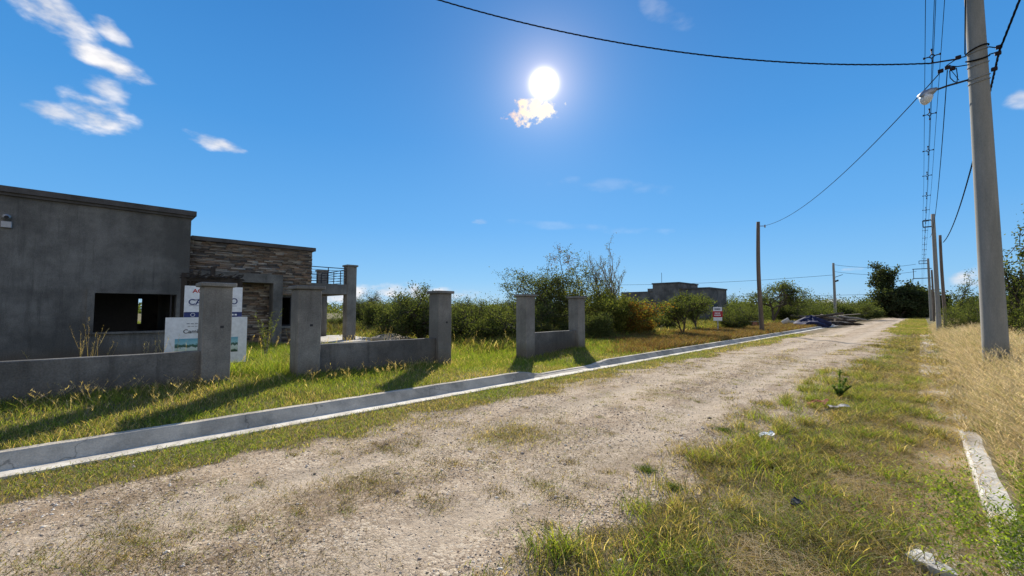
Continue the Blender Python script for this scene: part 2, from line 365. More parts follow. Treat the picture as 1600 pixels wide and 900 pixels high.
def axis(lo, hi, f0, f1, step, grow, far):
    a = list(np.arange(f0, f1+1e-6, step)); s = step
    while a[-1] < far: s *= grow; a.append(a[-1]+s)
    s = step; b_ = [f0]
    while b_[-1] > -far: s *= grow; b_.append(b_[-1]-s)
    return np.array(b_[:0:-1]+a)
def sheet(xs, ys, zf):
    X, Y = np.meshgrid(xs, ys); Z = zf(X, Y); V = np.stack([X, Y, Z], -1).reshape(-1, 3)
    nx, ny = len(xs), len(ys); i = np.arange(nx-1)[None]+np.arange(ny-1)[:, None]*nx
    Fq = np.stack([i, i+1, i+1+nx, i+nx], -1).reshape(-1, 4); return V, Fq

# vegetation cover, 0 bare gravel .. 1 full turf
def veg_cover(x, y):
    n = fbm(x, y, 4, .8); n2 = fbm(x+40, y+11, 3, 2.6); nn_ = (n-.5)*1.7+(n2-.5)*.7
    left = sstep(-5.12, -5.55, x+nn_*.9)
    right = sstep(-1.95, -1.0, x+nn_*1.5)
    mid = sstep(.60, .76, fbm(x*1.1+7, y*.55+3, 4, 1.0))*.55
    p1 = np.exp(-(((x+3.8)/.55)**2+((y-3.9)/.5)**2))*.9
    return np.clip(np.maximum(np.maximum(left, right), np.maximum(mid*.75, p1)), 0, 1)

# ground sheet (everything that is not the road), fine near the viewer, out to the horizon
xs = axis(0, 0, -13, 6, .11, 1.09, 4200); ys = axis(0, 0, -3, 26, .12, 1.08, 4200)
def gz(X, Y):
    z = ground_z(X, Y)
    inroad = (X > -6.80) & (X < .40) & (Y < 140) & (Y > -60)
    return np.where(inroad, z-.12, z)
V, Fq = sheet(xs, ys, gz)
# soil colours
m, nt, b = new_mat('soil_and_turf'); P_ = wpos(nt)
n1 = noise(nt, P_, .55, 8, .65); n2 = noise(nt, P_, 6, 8, .7); n3 = noise(nt, P_, 55, 4, .7)
turf = ramp(nt, n2, [(0.25, (.045, .055, .018)), (0.5, (.10, .105, .035)), (0.75, (.20, .17, .085))])
soil = ramp(nt, n2, [(0.3, (.16, .12, .075)), (0.7, (.32, .25, .17))])
c = mixc(nt, ramp(nt, n1, [(0.42, (0, 0, 0)), (0.6, (1, 1, 1))]), turf, soil)
c = mixc(nt, .4, c, ramp(nt, n3, [(.3, (.2, .2, .2)), (.7, (.8, .8, .8))]), 'OVERLAY')
lk(nt, c, b.inputs['Base Color']); b.inputs['Roughness'].default_value = 1; b.inputs['Specular IOR Level'].default_value = .1
bump(nt, b, mth(nt, 'ADD', n2, n3), .8, .03)
g = np_mesh('ground', V, Fq, m, smooth=True); tag(g, kind='structure')

# gravel road
ysr = np.concatenate([np.arange(-8, 16, .035), np.array([16+.035*(1.02**k-1)/.02 for k in range(1, 220)])]); ysr = ysr[ysr < 138]
xsr = np.linspace(-6.62, .27, 198)
V, Fq = sheet(xsr, ysr, lambda X, Y: ground_z(np.clip(X, -6.7, .27), Y))
m, nt, b = new_mat('gravel_road')
P_ = wpos(nt); at_ = nt.nodes.new('ShaderNodeAttribute'); at_.attribute_name = 'tint'
sp = nt.nodes.new('ShaderNodeSeparateColor'); lk(nt, at_.outputs['Color'], sp.inputs[0])
vo = nt.nodes.new('ShaderNodeTexVoronoi'); vo.inputs['Scale'].default_value = 48; lk(nt, P_, vo.inputs['Vector'])
vo2 = nt.nodes.new('ShaderNodeTexVoronoi'); vo2.inputs['Scale'].default_value = 19; lk(nt, P_, vo2.inputs['Vector'])
n1 = noise(nt, P_, 1.1, 8, .7); n2 = noise(nt, P_, 9, 8, .75); n3 = noise(nt, P_, 90, 3, .7)
dust = ramp(nt, n2, [(0.25, (.33, .25, .175)), (0.5, (.50, .395, .29)), (0.78, (.66, .545, .42))])
sepc = nt.nodes.new('ShaderNodeSeparateColor'); lk(nt, vo.outputs['Color'], sepc.inputs[0])
peb = ramp(nt, sepc.outputs[0], [(0, (.20, .15, .115)), (.35, (.42, .34, .26)), (.7, (.62, .53, .42)), (1, (.80, .73, .62))])
c = mixc(nt, ramp(nt, n1, [(0.38, (.25, .25, .25)), (0.62, (.85, .85, .85))]), dust, peb)
earth = ramp(nt, n2, [(.3, (.10, .085, .04)), (.7, (.24, .19, .115))])
nbr = noise(nt, scaled(nt, P_, (1.0, .45, 1)), 1.9, 9, .75)
c = mixc(nt, ramp(nt, nbr, [(.47, (0, 0, 0)), (.62, (.75, .75, .75))]), c, ramp(nt, n2, [(.3, (.15, .10, .065)), (.7, (.33, .25, .17))]))
c = mixc(nt, mth(nt, 'MULTIPLY', sp.outputs[1], .65), c, ramp(nt, n2, [(.3, (.47, .40, .32)), (.75, (.64, .56, .47))]))
c = mixc(nt, sp.outputs[0], c, earth)
c = mixc(nt, .35, c, ramp(nt, n3, [(.3, (.22, .22, .22)), (.7, (.78, .78, .78))]), 'OVERLAY')
c = mixc(nt, 1.0, c, (.93, .88, .79), 'MULTIPLY')
lk(nt, c, b.inputs['Base Color']); b.inputs['Roughness'].default_value = 1; b.inputs['Specular IOR Level'].default_value = .12
hh = mth(nt, 'ADD', mth(nt, 'MULTIPLY', vo.outputs['Distance'], -.35), mth(nt, 'ADD', mth(nt, 'MULTIPLY', n2, 1.8), mth(nt, 'ADD', mth(nt, 'MULTIPLY', n3, .8), mth(nt, 'MULTIPLY', vo2.outputs['Distance'], -.25))))
bump(nt, b, hh, .75, .016)
vc = veg_cover(V[:, 0], V[:, 1])
def tracks(x, y): w_ = (fbm(x*0+3, y, 2, .12)-.5)*.5; return (np.exp(-((x+2.65+w_)/.34)**2)+np.exp(-((x+4.25+w_)/.34)**2))*np.clip(.35+1.3*fbm(x, y*.4, 3, .7), 0, 1)
trk = np.clip(tracks(V[:, 0], V[:, 1]), 0, 1)*(1-vc); tint = np.stack([vc*.85, trk, vc], -1)
road = np_mesh('gravel_road', V, Fq, m, tint=tint, smooth=True); tag(road, kind='structure')

# ------------------------------------------------------------------ kerbs and gutters
def strip(name, mat, prof, ys_, zoff=None, jitter=0.0, seed=1, kind='structure'):
    """prof: list of (x, z) across, closed; swept along y; z of points flagged True follows kerb_top"""
    rng = np.random.RandomState(seed); n = len(prof); vs = []; fs = []
    for y in ys_:
        jz = (rng.rand()-.5)*jitter; jx = (rng.rand()-.5)*jitter
        for (x, z, fl) in prof:
            vs.append((x+jx, y, ((float(kerb_top(y))+z if fl is True else float(kerb_right(y))+z) if fl else z)+jz))
    for i in range(len(ys_)-1):
        for k in range(n): fs.append((i*n+k, (i+1)*n+k, (i+1)*n+(k+1) % n, i*n+(k+1) % n))
    fs.append(tuple(range(n))); fs.append(tuple(range(len(ys_)*n-1, (len(ys_)-1)*n-1, -1)))
    mb = MB(); mb.add(vs, fs); o = mb.build(name, mat); tag(o, kind=kind); return o
prof = [(KL+.09, -.1, False), (KL+.088, .012, False), (KL-.012, -.018, True), (KL-.03, 0, True), (KL-.15, .0, True), (KL-.155, -.03, True), (KL-.155, -.1, False)]
strip('kerb', M['kerb'], prof, np.arange(-8, 32.6, .25), jitter=.006)
strip('kerb', M['kerb'], prof, np.concatenate([[33.1], np.arange(33.35, 66, .5)]), jitter=.008, seed=3)
gp = [(KL+.42, -.1, False), (KL+.41, .024, False), (KL+.24, .012, False), (KL+.091, .010, False), (KL+.091, -.1, False)]
strip('gutter', M['gutter'], gp, np.arange(-8, 66, .25), jitter=.006, seed=4)
kp = [(.285, -.1, False), (.29, -.03, 2), (.31, 0, 2), (.45, 0, 2), (.47, -.03, 2), (.47, -.1, False)]
strip('kerb', M['buried_kerb'], kp, np.arange(-8, 60, .22), jitter=.004, seed=5)
gp2 = [(-.13, -.1, False), (-.12, .012, False), (.02, .006, False), (.283, .012, False), (.283, -.1, False)]
strip('gutter', M['dirty_gutter'], gp2, np.arange(-8, 60, .22), jitter=.012, seed=6)

# ------------------------------------------------------------------ boundary walls and pillars
def pillar(par, y0, y1, top=2.125, hole=None):
    d = .46; zb = float(min(fence_z(y0), fence_z(y1)))-.15
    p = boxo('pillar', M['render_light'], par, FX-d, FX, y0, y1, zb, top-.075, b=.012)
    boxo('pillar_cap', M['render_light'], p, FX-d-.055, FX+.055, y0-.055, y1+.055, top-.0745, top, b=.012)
    if hole:
        for (hy, hz, s_) in hole: boxo('hole_shade_plate', M['metal_dark'], p, FX-.02, FX+.003, hy-s_, hy+s_, hz-s_*.8, hz+s_*.8)  # dark plates on the face stand in for the shade inside conduit holes
    return p
def wall_panel(par, y0, y1, top):
    ys_ = np.arange(y0, y1, .4).tolist()+[y1]; x0, x1 = FX-.30, FX-.12; rng = random.Random(int(y0*10)+50)
    vs = []; fs = []
    for y in ys_:
        zb = float(fence_z(y))-.2; j = rng.uniform(-.004, .004)
        vs += [(x0, y, zb), (x1, y, zb), (x1+j, y, top-.01), (x1-.012, y, top+j), (x0+.012, y, top+j), (x0, y, top-.01)]
    for i in range(len(ys_)-1):
        for k in range(6): fs.append((i*6+k, (i+1)*6+k, (i+1)*6+(k+1) % 6, i*6+(k+1) % 6))
    fs += [tuple(range(6)), tuple(range(len(ys_)*6-1, (len(ys_)-1)*6-1, -1))]
    fs = [tuple(reversed(f)) for f in fs]
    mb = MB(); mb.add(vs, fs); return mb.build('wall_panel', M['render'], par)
w1 = empty('boundary_wall', (0, 0, 0), 'long low grey cement wall in front of the two sale signs, ending in one square pillar', 'wall', 'unfinished boundary walls along the pavement')
wall_panel(w1, -8, 1.435, .895); pillar(w1, 1.437, 1.87, hole=[(1.72, 1.32, .028)])
w2 = empty('boundary_wall', (0, 0, 0), 'low grey cement wall held between two tall square pillars, in front of the terrace', 'wall', 'unfinished boundary walls along the pavement')
wall_panel(w2, 3.483, 6.495, .89); pillar(w2, 3.02, 3.48, top=2.135, hole=[(3.28, 1.31, .03)]); pillar(w2, 6.5, 6.92, top=2.145, hole=[(6.76, 1.3, .03)])
w3 = empty('boundary_wall', (0, 0, 0), 'short low grey wall between two square pillars, under the big thorny tree', 'wall', 'unfinished boundary walls along the pavement')
wall_panel(w3, 10.343, 12.765, .88); pillar(w3, 9.91, 10.34, top=2.15); pillar(w3, 12.77, 13.2, top=2.15)

# ------------------------------------------------------------------ the unfinished house
house = empty('unfinished_house', (-17.5, 0, .25), 'unfinished flat roofed house of grey cement with brown stone cladding and a roof terrace', 'house')
HO = Vector((17.5, 0, -.25))
def hb(name, mat, x0, x1, y0, y1, z0, z1, par=None, b=0.0):
    mb = MB(); mb.box(x0+17.5, x1+17.5, y0, y1, z0-.25, z1-.25, b=b); return mb.build(name, mat, par or house)
X0, XB, XF = -17.5, -24.2, -17.5
wy0, wy1, wz0, wz1 = .12, 2.02, .97, 2.14
mb = MB()
def HB(mb, x0, x1, y0, y1, z0, z1): mb.box(x0+17.5, x1+17.5, y0, y1, z0-.25, z1-.25)
for a in ((-9, wy0, -.1, 4.72), (wy1, 2.33, -.1, 4.72), (wy0, wy1, -.1, wz0), (wy0, wy1, wz1, 4.72)): HB(mb, XF-.2, XF, *a)
for a in ((-9, 1.24, 0, 4.0), (1.62, 2.33, 0, 4.0), (1.24, 1.62, 0, 1.05), (1.24, 1.62, 2.12, 4.0)): HB(mb, XB, XB+.2, *a)
HB(mb, XB+.2, XF-.2, -9, -8.8, 0, 4.72); HB(mb, XB+.2, XF-.2, 2.13, 2.33, 0, 4.72)
mb.build('wall', M['render'], house)
hb('inner_wall', M['dark_room'], -20.9, -20.8, -3.5, 1.30, .2, 3.5)
mb = MB(); HB(mb, XB+.2, XF-.2, -8.8, 2.13, 3.1, 3.3); rf = mb.build('roof', M['render'], house)
hb('floor_slab', M['slab'], XB+.2, XF-.2, -8.8, 2.13, .05, .3)
mb = MB(); HB(mb, XF-.25, XF+.13, -9.1, 2.45, 4.80, 4.96); HB(mb, XF-.2, XF+.07, -9.1, 2.39, 4.72, 4.797); HB(mb, XB-.1, XF-.253, 2.0, 2.45, 4.80, 4.96)
mb.build('cornice', M['dark_trim'], house)
# raised surround and the window itself
win = empty('window', (0, 0, 0)); win.parent = house
mb = MB(); e = .16
HB(mb, XF+.002, XF+.045, wy0-e, wy0, wz0-.05, wz1+.13); HB(mb, XF+.002, XF+.045, wy1, wy1+e, wz0-.05, wz1+.13)
HB(mb, XF+.002, XF+.045, wy0, wy1, wz1, wz1+.13)
mb.build('frame', M['render'], win); mb = MB(); HB(mb, XF-.19, XF+.07, wy0-.05, wy1+.05, wz0-.06, wz0-.001)
mb.build('sill', M['render'], win)
mb = MB(); HB(mb, XF-.15, XF-.12, 1.88, 1.92, wz0, wz1); HB(mb, XF-.15, XF-.12, 1.995, 2.017, wz0, wz1); HB(mb, XF-.15, XF-.12, 1.92, 1.995, wz1-.05, wz1-.003)
mb.build('steel_frame', M['metal_dark'], win)
# floodlight and its box high on the wall
fl = empty('wall_light', (0, 0, 0)); fl.parent = house
p0 = onx(11, 339, XF)
mb = MB(); mb.tube([(.0+.005, p0[1]+.0, p0[2]-.25), (.10, p0[1], p0[2]-.27)], [.07, .085], 14); mb.build('lamp_head', M['galv'], fl, True)
mb = MB(); mb.tube([(.101, p0[1], p0[2]-.27), (.106, p0[1], p0[2]-.271)], [.045, .045], 14); mb.build('lens', M['metal_dark'], fl)
hb('junction_box', M['galv'], XF+.003, XF+.07, p0[1]-.10, p0[1]+.10, p0[2]-.30, p0[2]-.12, par=fl, b=.012)
# stone clad volume
SX = -17.9
sw = MB(); pw0, pw1, pz0, pz1 = 5.27, 6.12, 1.0, 2.17
for a in ((2.334, pw0, 0, 4.05), (pw1, 6.42, 0, 4.05), (pw0, pw1, 0, pz0), (pw0, pw1, pz1, 4.05)): HB(sw, SX-.25, SX-.06, *a)
HB(sw, SX-4.2, SX-4.0, 2.334, 6.42, 0, 4.05); HB(sw, SX-4.0, SX-.25, 6.22, 6.42, 0, 4.05); HB(sw, SX-4.0, SX-.25, 2.334, 6.22, 3.0, 3.2)
sw.build('wall', M['render'], house)
rng = np.random.RandomState(11); sv = []; sf = []; stt = []
def stone_rows(x, y0, y1, z0, z1, holes=(), face='x'):
    z = z0
    while z < z1-.01:
        h_ = min(rng.uniform(.03, .085), z1-z); y = y0-rng.uniform(0, .3)
        while y < y1:
            L = rng.uniform(.10, .55); a, bq = max(y, y0), min(y+L, y1); y += L
            if bq-a < .02: continue
            if any(a < hy1 and bq > hy0 and z+h_ > hz0 and z < hz1 for (hy0, hy1, hz0, hz1) in holes):
                for (hy0, hy1, hz0, hz1) in holes:
                    if z+h_ > hz0 and z < hz1:
                        if a < hy0 < bq: bq = hy0
                        elif a < hy1 < bq: a = hy1
                        elif a >= hy0 and bq <= hy1: a = bq
                if bq-a < .02: continue
            d = rng.uniform(.0, .055)+.012; k = len(sv); t = rng.uniform(-.012, .012)
            q = [(x-.058, a, z), (x-.058, bq, z), (x-.058, bq, z+h_), (x-.058, a, z+h_), (x-.058+.02+d, a+.004, z+.004), (x-.058+.02+d+t, bq-.004, z+.004+t*.5), (x-.05+.02+d+t, bq-.004, z+h_-.005), (x-.05+.02+d, a+.004, z+h_-.006)]
            for v_ in q: sv.append((v_[0]+17.5, v_[1], v_[2]-.25))
            sf.extend([(k+4, k+5, k+6, k+7), (k, k+1, k+5, k+4), (k+1, k+2, k+6, k+5), (k+2, k+3, k+7, k+6), (k+3, k, k+4, k+7)])
            cpal = [(.20, .155, .115), (.28, .23, .18), (.15, .115, .09), (.34, .30, .25), (.24, .17, .12), (.11, .095, .085)][rng.randint(6)]
            j = rng.uniform(.8, 1.2); stt.extend([tuple(cc*j for cc in cpal)]*8)
        z += h_
stone_rows(SX, 2.34, 6.42, .2, 4.05, holes=[(pw0-.02, pw1+.02, pz0-.08, pz1+.03)])
np_mesh('stone_cladding', sv, sf, M['stones'], tint=np.array(stt), parent=house)
mb = MB(); HB(mb, SX-.3, SX+.10, 2.40, 6.52, 4.06, 4.20); HB(mb, SX-4.3, SX-.303, 6.2, 6.52, 4.06, 4.20); mb.build('cornice', M['dark_trim'], house)
wn = empty('window', (0, 0, 0)); wn.parent = house
mb = MB()
for a in ((pw0, pw0+.05, pz0, pz1), (pw1-.05, pw1, pz0, pz1), (pw0+.05, pw1-.05, pz0, pz0+.05), (pw0+.05, pw1-.05, pz1-.05, pz1), ((pw0+pw1)/2-.02, (pw0+pw1)/2+.02, pz0+.05, pz1-.05)): HB(mb, SX-.20, SX-.16, *a)
mb.build('frame', M['metal_dark'], wn)
mb = MB(); HB(mb, SX-.15, SX+.06, pw0-.06, pw1+.06, pz0-.07, pz0-.002); mb.build('sill', M['render_light'], wn)
# entrance portal in cement, with a small recess of stone behind it
mb = MB(); HB(mb, SX+.06, SX+.55, 2.9, 4.85, 2.64, 2.97); HB(mb, SX+.06, SX+.55, 4.85, 5.17, .1, 2.97); HB(mb, SX+.06, SX+.55, 2.62, 2.9, .1, 2.97)
mb.build('portal', M['render'], house)
mb = MB(); HB(mb, SX+.045, SX+.059, 2.95, 3.75, .25, 2.55); mb.build('door', M['dark_wood'], house)
# roof terrace carried on square columns
TZ0, TZ1 = 2.33, 2.77; TX = -18.15; TB = -22.2
tcol = []
for (cx_, cy_, w_) in ((TX-.42, 8.03, .42), (TB, 8.18, .42)):
    zt = 3.66 if cx_ > -20 else 3.70
    cobj = hb('column', M['render_light'], cx_, cx_+w_, cy_, cy_+.42, -.05, zt-.08, b=.01)
    mb = MB(); mb.box(cx_+17.5-.05, cx_+17.5+w_+.05, cy_-.05, cy_+.47, zt-.33, zt-.25, b=.01); mb.build('column_cap', M['render_light'], cobj)
mb = MB(); HB(mb, TX-.30, TX-.02, 6.425, 8.027, TZ0, TZ1); HB(mb, TB+.424, TX-.424, 8.10, 8.40, TZ0, TZ1-.002); HB(mb, TB+.02, TB+.32, 6.425, 8.177, TZ0, TZ1)
mb.build('beam', M['render_light'], house)
hb('terrace_slab', M['render'], TB+.325, TX-.303, 6.425, 8.097, TZ1-.20, TZ1-.05)
rl = MB()
def rails(p, q, n_post):
    p, q = Vector(p), Vector(q)
    for k in range(6): z = .12+k*.118; rl.tube([p+Vector((0, 0, z)), q+Vector((0, 0, z))], .011 if k < 5 else .02, 6)
    for k in range(n_post):
        b0 = p.lerp(q, k/(n_post-1)); rl.tube([b0, b0+Vector((0, 0, .72))], .022, 6)
def hp(x, y, z): return (x+17.5, y, z-.25)
rails(hp(TX-.14, 6.45, TZ1), hp(TX-.14, 8.02, TZ1), 3); rails(hp(TX-.5, 8.25, TZ1), hp(TB+.5, 8.25, TZ1), 5); rails(hp(TB+.18, 6.45, TZ1), hp(TB+.18, 8.15, TZ1), 3)
rl.build('railing', M['metal_dark'], house)
hb('floor_slab', M['slab'], TB-.1, TX+1.0, 6.43, 9.6, .0, .31)

# ------------------------------------------------------------------ signs
def text(name, s_, size, mat, parent, loc, width=None, bold=0.0, shear=0.0):
    """lettering lying in the YZ plane, reading along +Y, facing +X"""
    cu = bpy.data.curves.new(name, 'FONT'); cu.body = s_; cu.size = size; cu.extrude = .0015; cu.offset = bold; cu.shear = shear
    tmp = bpy.data.objects.new('tmp', cu); COL.objects.link(tmp)
    dg = bpy.context.evaluated_depsgraph_get(); me = bpy.data.meshes.new_from_object(tmp.evaluated_get(dg))
    bpy.data.objects.remove(tmp)
    me.materials.clear(); me.materials.append(mat)
    xsv = [v.co.x for v in me.vertices]; w_ = max(xsv)-min(xsv); k = (width/w_) if width else 1.0
    for v in me.vertices: x, y, z = v.co; v.co = (z, (x-min(xsv))*k, y)
    me.update()
    o = bpy.data.objects.new(name, me); COL.objects.link(o); o.parent = parent; o.location = loc; return o
SXG = -11.0
sg = empty('property_sign', (SXG, 0, .25), 'upper white property sign with blue footer band and blue house logo, behind the first pillar', 'sign')
y0, y1, z0, z1 = 1.40, 2.44, 1.47, 2.14
def sgb(name, mat, par, x0, x1, ya, yb, za, zb): mb = MB(); mb.box(x0, x1, ya, yb, za-.25, zb-.25); return mb.build(name, mat, par)
pan = sgb('panel', M['white_paint'], sg, 0, .02, y0, y1, z0, z1)
sgb('footer_band', M['blue_ink'], sg, .0205, .024, y0, y1, z0, z0+.115)
text('lettering', 'AQUÍ', .115, M['red_ink'], sg, (.021, y0+.13, z1-.145-.25), .32, .003)
text('lettering', 'CA', .17, M['blue_ink'], sg, (.021, y0+.07, z0+.27-.25), .235, .003)
text('lettering', 'O', .19, M['blue_ink'], sg, (.021, y1-.22, z0+.29-.25), .13, .003)
mb = MB(); mb.tube([(.023, y0+.14, z1-.30-.25), (.023, y0+.22, z1-.295-.25), (.023, y0+.52, z1-.175-.25), (.023, y0+.80, z1-.30-.25)], .008, 6)
mb.box(.021, .024, y0+.08, y1-.1, z0+.245-.25, z0+.252-.25); mb.build('logo', M['blue_ink'], sg)
mb = MB(); rngp = random.Random(4)
for k in range(5): mb.box(.021, .023, y0+.28+k*.045, y0+.28+k*.045+.03, z0+.185-.25, z0+.21-.25)
mb.build('small_print', M['dark_ink'], sg)
mb = MB()
for k in range(11):
    a = y0+.30+k*.06
    mb.box(.0245, .026, a, a+.042, z0+.038-.25, z0+.072-.25)
mb.build('footer_print', M['white_paint'], sg); mb = MB()
for k in range(10):
    t0, t1 = 2*math.pi*k/10, 2*math.pi*(k+1)/10
    mb.tube([(.026, y0+.15+.036*math.cos(t0), z0+.057-.25+.036*math.sin(t0)), (.026, y0+.15+.036*math.cos(t1), z0+.057-.25+.036*math.sin(t1))], .004, 4)
mb.build('footer_icon', M['white_paint'], sg)
for a_ in (y0+.06, y1-.11): mb = MB(); mb.box(-.05, -.003, a_, a_+.05, -.1, z1-.30-.25); mb.build('post', M['dark_wood'], sg)
SX2 = SXG+.10
s2 = empty('property_sign', (SX2, 0, .25), 'lower wide white property sign with a printed picture of low houses', 'sign')
y0, y1, z0, z1 = 1.10, 2.53, .47, 1.475
sgb('panel', M['white_paint'], s2, 0, .02, y0, y1, z0, z1)
text('lettering', 'Camila', .115, M['dark_ink'], s2, (.021, y0+.29, z1-.33-.25), .33, .002)
mb = MB()
for k in range(6): mb.box(.021, .023, y0+.34+k*.07, y0+.34+k*.07+.05, z1-.14-.25, z1-.122-.25)
mb.build('small_print', M['grey_ink'], s2); mb = MB()
for k in range(5): mb.box(.021, .023, y0+.36+k*.06, y0+.36+k*.06+.045, z1-.195-.25, z1-.182-.25)
mb.build('small_print', M['grey_ink'], s2)
mb = MB()
for k in range(4): mb.box(.021, .023, y0+.55+k*.045, y0+.55+k*.045+.032, z1-.40-.25, z1-.37-.25)
mb.build('small_print', M['dark_ink'], s2)
for (a, bq) in ((y0+.16, y0+.60), (y0+.63, y0+.98), (y0+1.0, y0+1.26)): sgb('picture', M['picture'], s2, .0205, .024, a, bq, z0+.24, z1-.44)
for a_ in (y0+.15, y1-.22): mb = MB(); mb.box(-.045, -.003, a_, a_+.05, -.1, z1-.3); mb.build('post', M['pole_wood'], s2)
# dark timber frame standing behind the signs
tf = empty('timber_frame', (-14.0, 0, .25), 'black slatted timber frame standing behind the two signs beside the cement house', 'frame')
def tfb(mb, x0, x1, ya, yb, za, zb): mb.box(x0, x1, ya, yb, za-.25, zb-.25)
mb = MB(); tfb(mb, 0, .10, 1.70, 1.80, 0.1, 2.62); mb.build('post', M['dark_wood'], tf); mb = MB(); tfb(mb, 0, .10, 2.98, 3.08, .1, 2.52); mb.build('post', M['dark_wood'], tf)
mb = MB(); tfb(mb, .005, .09, 1.80, 2.98, 2.40, 2.52); tfb(mb, .005, .09, 1.80, 2.98, 2.16, 2.28); tfb(mb, .0, .1, 2.33, 2.43, 2.52, 2.82); mb.build('beam', M['dark_wood'], tf)
mb = MB(); rr = random.Random(8); yy = 1.82
while yy < 2.96:
    w_ = rr.uniform(.05, .09); tfb(mb, -.03, -.002, yy, min(yy+w_, 2.97), 2.28 if rr.random() < .35 else 1.6, 2.46+rr.uniform(0, .16)); yy += w_+rr.uniform(.0, .05)
mb.build('slat_panel', M['dark_wood'], tf)
# thatch of dry sticks bundled along its top
mb = MB()
for k in range(70):
    a = rr.uniform(1.65, 2.95); mb.tube([(rr.uniform(-.08, .15), a, rr.uniform(2.20, 2.30)), (rr.uniform(-.1, .2), a+rr.uniform(.08, .3), rr.uniform(2.22, 2.40))], .013, 4)
mb.build('stick_bundle', M['dark_wood'], tf)

# small red and white roadside sign
gp_ = at(1122, 517, 32.0); gy, gx = gp_[1], gp_[0]
rs = empty('roadside_sign', (gx, gy, .15), 'small red and white sign on a grey post beyond the pillars', 'sign', rz=R(20))
def lb(name, mat, par, *a, b=0): mb = MB(); mb.box(*a, b=b); return mb.build(name, mat, par)
lb('panel', M['white_paint'], rs, -.27, .27, -.02, .0, .76, 1.70); lb('red_band', M['red_ink'], rs, -.31, .31, -.026, -.0205, 1.0, 1.42)
mb = MB()
for k in range(4): mb.box(-.18+k*.09, -.12+k*.09, -.03, -.0265, 1.24, 1.32)
mb.build('small_print', M['white_paint'], rs); mb = MB()
for k in range(5): mb.box(-.2+k*.08, -.14+k*.08, -.03, -.0265, 1.1, 1.18)
mb.build('small_print', M['white_paint'], rs)
mb = MB()
for k in range(5): mb.box(-.18+k*.075, -.13+k*.075, -.026, -.021, 1.50, 1.62)
mb.build('small_print', M['dark_ink'], rs)
lb('post', M['galv'], rs, -.035, .035, .001, .06, -.2, 1.74)

# ------------------------------------------------------------------ far grey house
fh = empty('distant_house', (-20.3, 58.5, .2), 'distant grey block house with a taller middle part, above the shrubs', 'house')
def fb(mb, x0, x1, y0, y1, z0, z1): mb.box(x0+20.3, x1+20.3, y0-58.5, y1-58.5, z0-.2, z1-.2)
mb = MB(); fb(mb, -24.2, -20.3, 58.5, 65.5, 0, 4.55); fb(mb, -28.1, -24.203, 58.1, 65.0, 0, 5.45); fb(mb, -33.5, -28.103, 58.5, 65, 0, 4.45); fb(mb, -29.0, -28.105, 58.3, 60, 4.45, 4.85)
mb.build('wall', M['render'], fh)
mb = MB(); fb(mb, -24.203, -20.2, 58.4, 65.6, 4.551, 4.75); fb(mb, -28.2, -24.1, 58.0, 65.1, 5.451, 5.62); mb.build('cornice', M['dark_trim'], fh)
for (a, bq) in ((-23.6, -22.4), (-27.2, -25.6)): mb = MB(); fb(mb, a, bq, 58.08 if a < -24.3 else 58.48, 58.6, 1.3, 2.6); mb.build('window', M['metal_dark'], fh)
mb = MB(); fb(mb, -20.4, -20.28, 60, 61.4, 1.2, 2.5); mb.build('window', M['metal_dark'], fh)
mb = MB(); mb.tube([(-7.5, 2, 5.2), (-7.5, 2, 7.1)], .03, 5); mb.build('aerial', M['metal_dark'], fh)

# ------------------------------------------------------------------ poles
def pole(name, x, y, h_, r0, r1, mat, label, lean=0.0, group='utility poles along the road', z=0.12, wob=0.0, seed=0):
    e_ = empty(name, (x, y, z), label, 'pole', group); rr_ = random.Random(seed); pts = []; rad = []
    n = 12
    for k in range(n+1):
        t = k/n; pts.append((lean*t+wob*math.sin(t*5+seed), wob*math.cos(t*4), -.3+t*(h_+.3))); rad.append(r0+(r1-r0)*t)
    mb = MB(); mb.tube(pts, rad, 24 if r0 > .15 else 14); mb.build('shaft', mat, e_, True)
    return e_
PX, PY = 1.15, 14.3
big = pole('utility_pole', PX, PY, 11.2, .212, .135, M['pole_concrete'], 'thick tapered concrete pole in the dry grass carrying the street lamp', z=.3)
cap_r = lambda z: .212+(.135-.212)*z/11.2
def bigp(x, y, px_y): q = ony(x, y, px_y); return Vector((q[0]-PX, q[1]-PY, q[2]-.3))
# clamps round the shaft
mb = MB()
for zz, r_ in ((6.62, .012), (6.72, .012), (7.35, .014), (7.02, .01)):
    mb = MB(); R_ = cap_r(zz)+.012
    mb.tube([(R_*math.cos(a), R_*math.sin(a), zz+.05*math.sin(a+.5)) for a in np.linspace(0, 2*math.pi, 25)], r_, 5); mb.build('clamp', M['galv'], big)
mb = MB(); R_ = cap_r(7.3)+.02
mb.tube([(R_*math.cos(a), R_*math.sin(a), 7.18+.10*math.sin(a)) for a in np.linspace(-math.pi, 0.1, 16)], .018, 6)
mb.tube([(R_*math.cos(a), R_*math.sin(a), 7.38+.05*math.cos(a)) for a in np.linspace(-math.pi, 0.1, 16)], .016, 6)
mb.tube([(-R_-.32, 0, 7.22), (-R_-.12, -.02, 7.32), (-R_, -.02, 7.3)], .012, 5); mb.tube([(-R_-.32, 0, 7.22), (-R_-.15, -.06, 7.1), (-R_+.04, -.1, 7.05)], .012, 5)
mb.tube([(R_, 0, 7.2), (R_+.14, 0, 7.2)], .014, 5); mb.tube([(R_, 0, 7.38), (R_+.15, 0, 7.28)], .012, 5)
mb.build('strap', M['cable'], big)
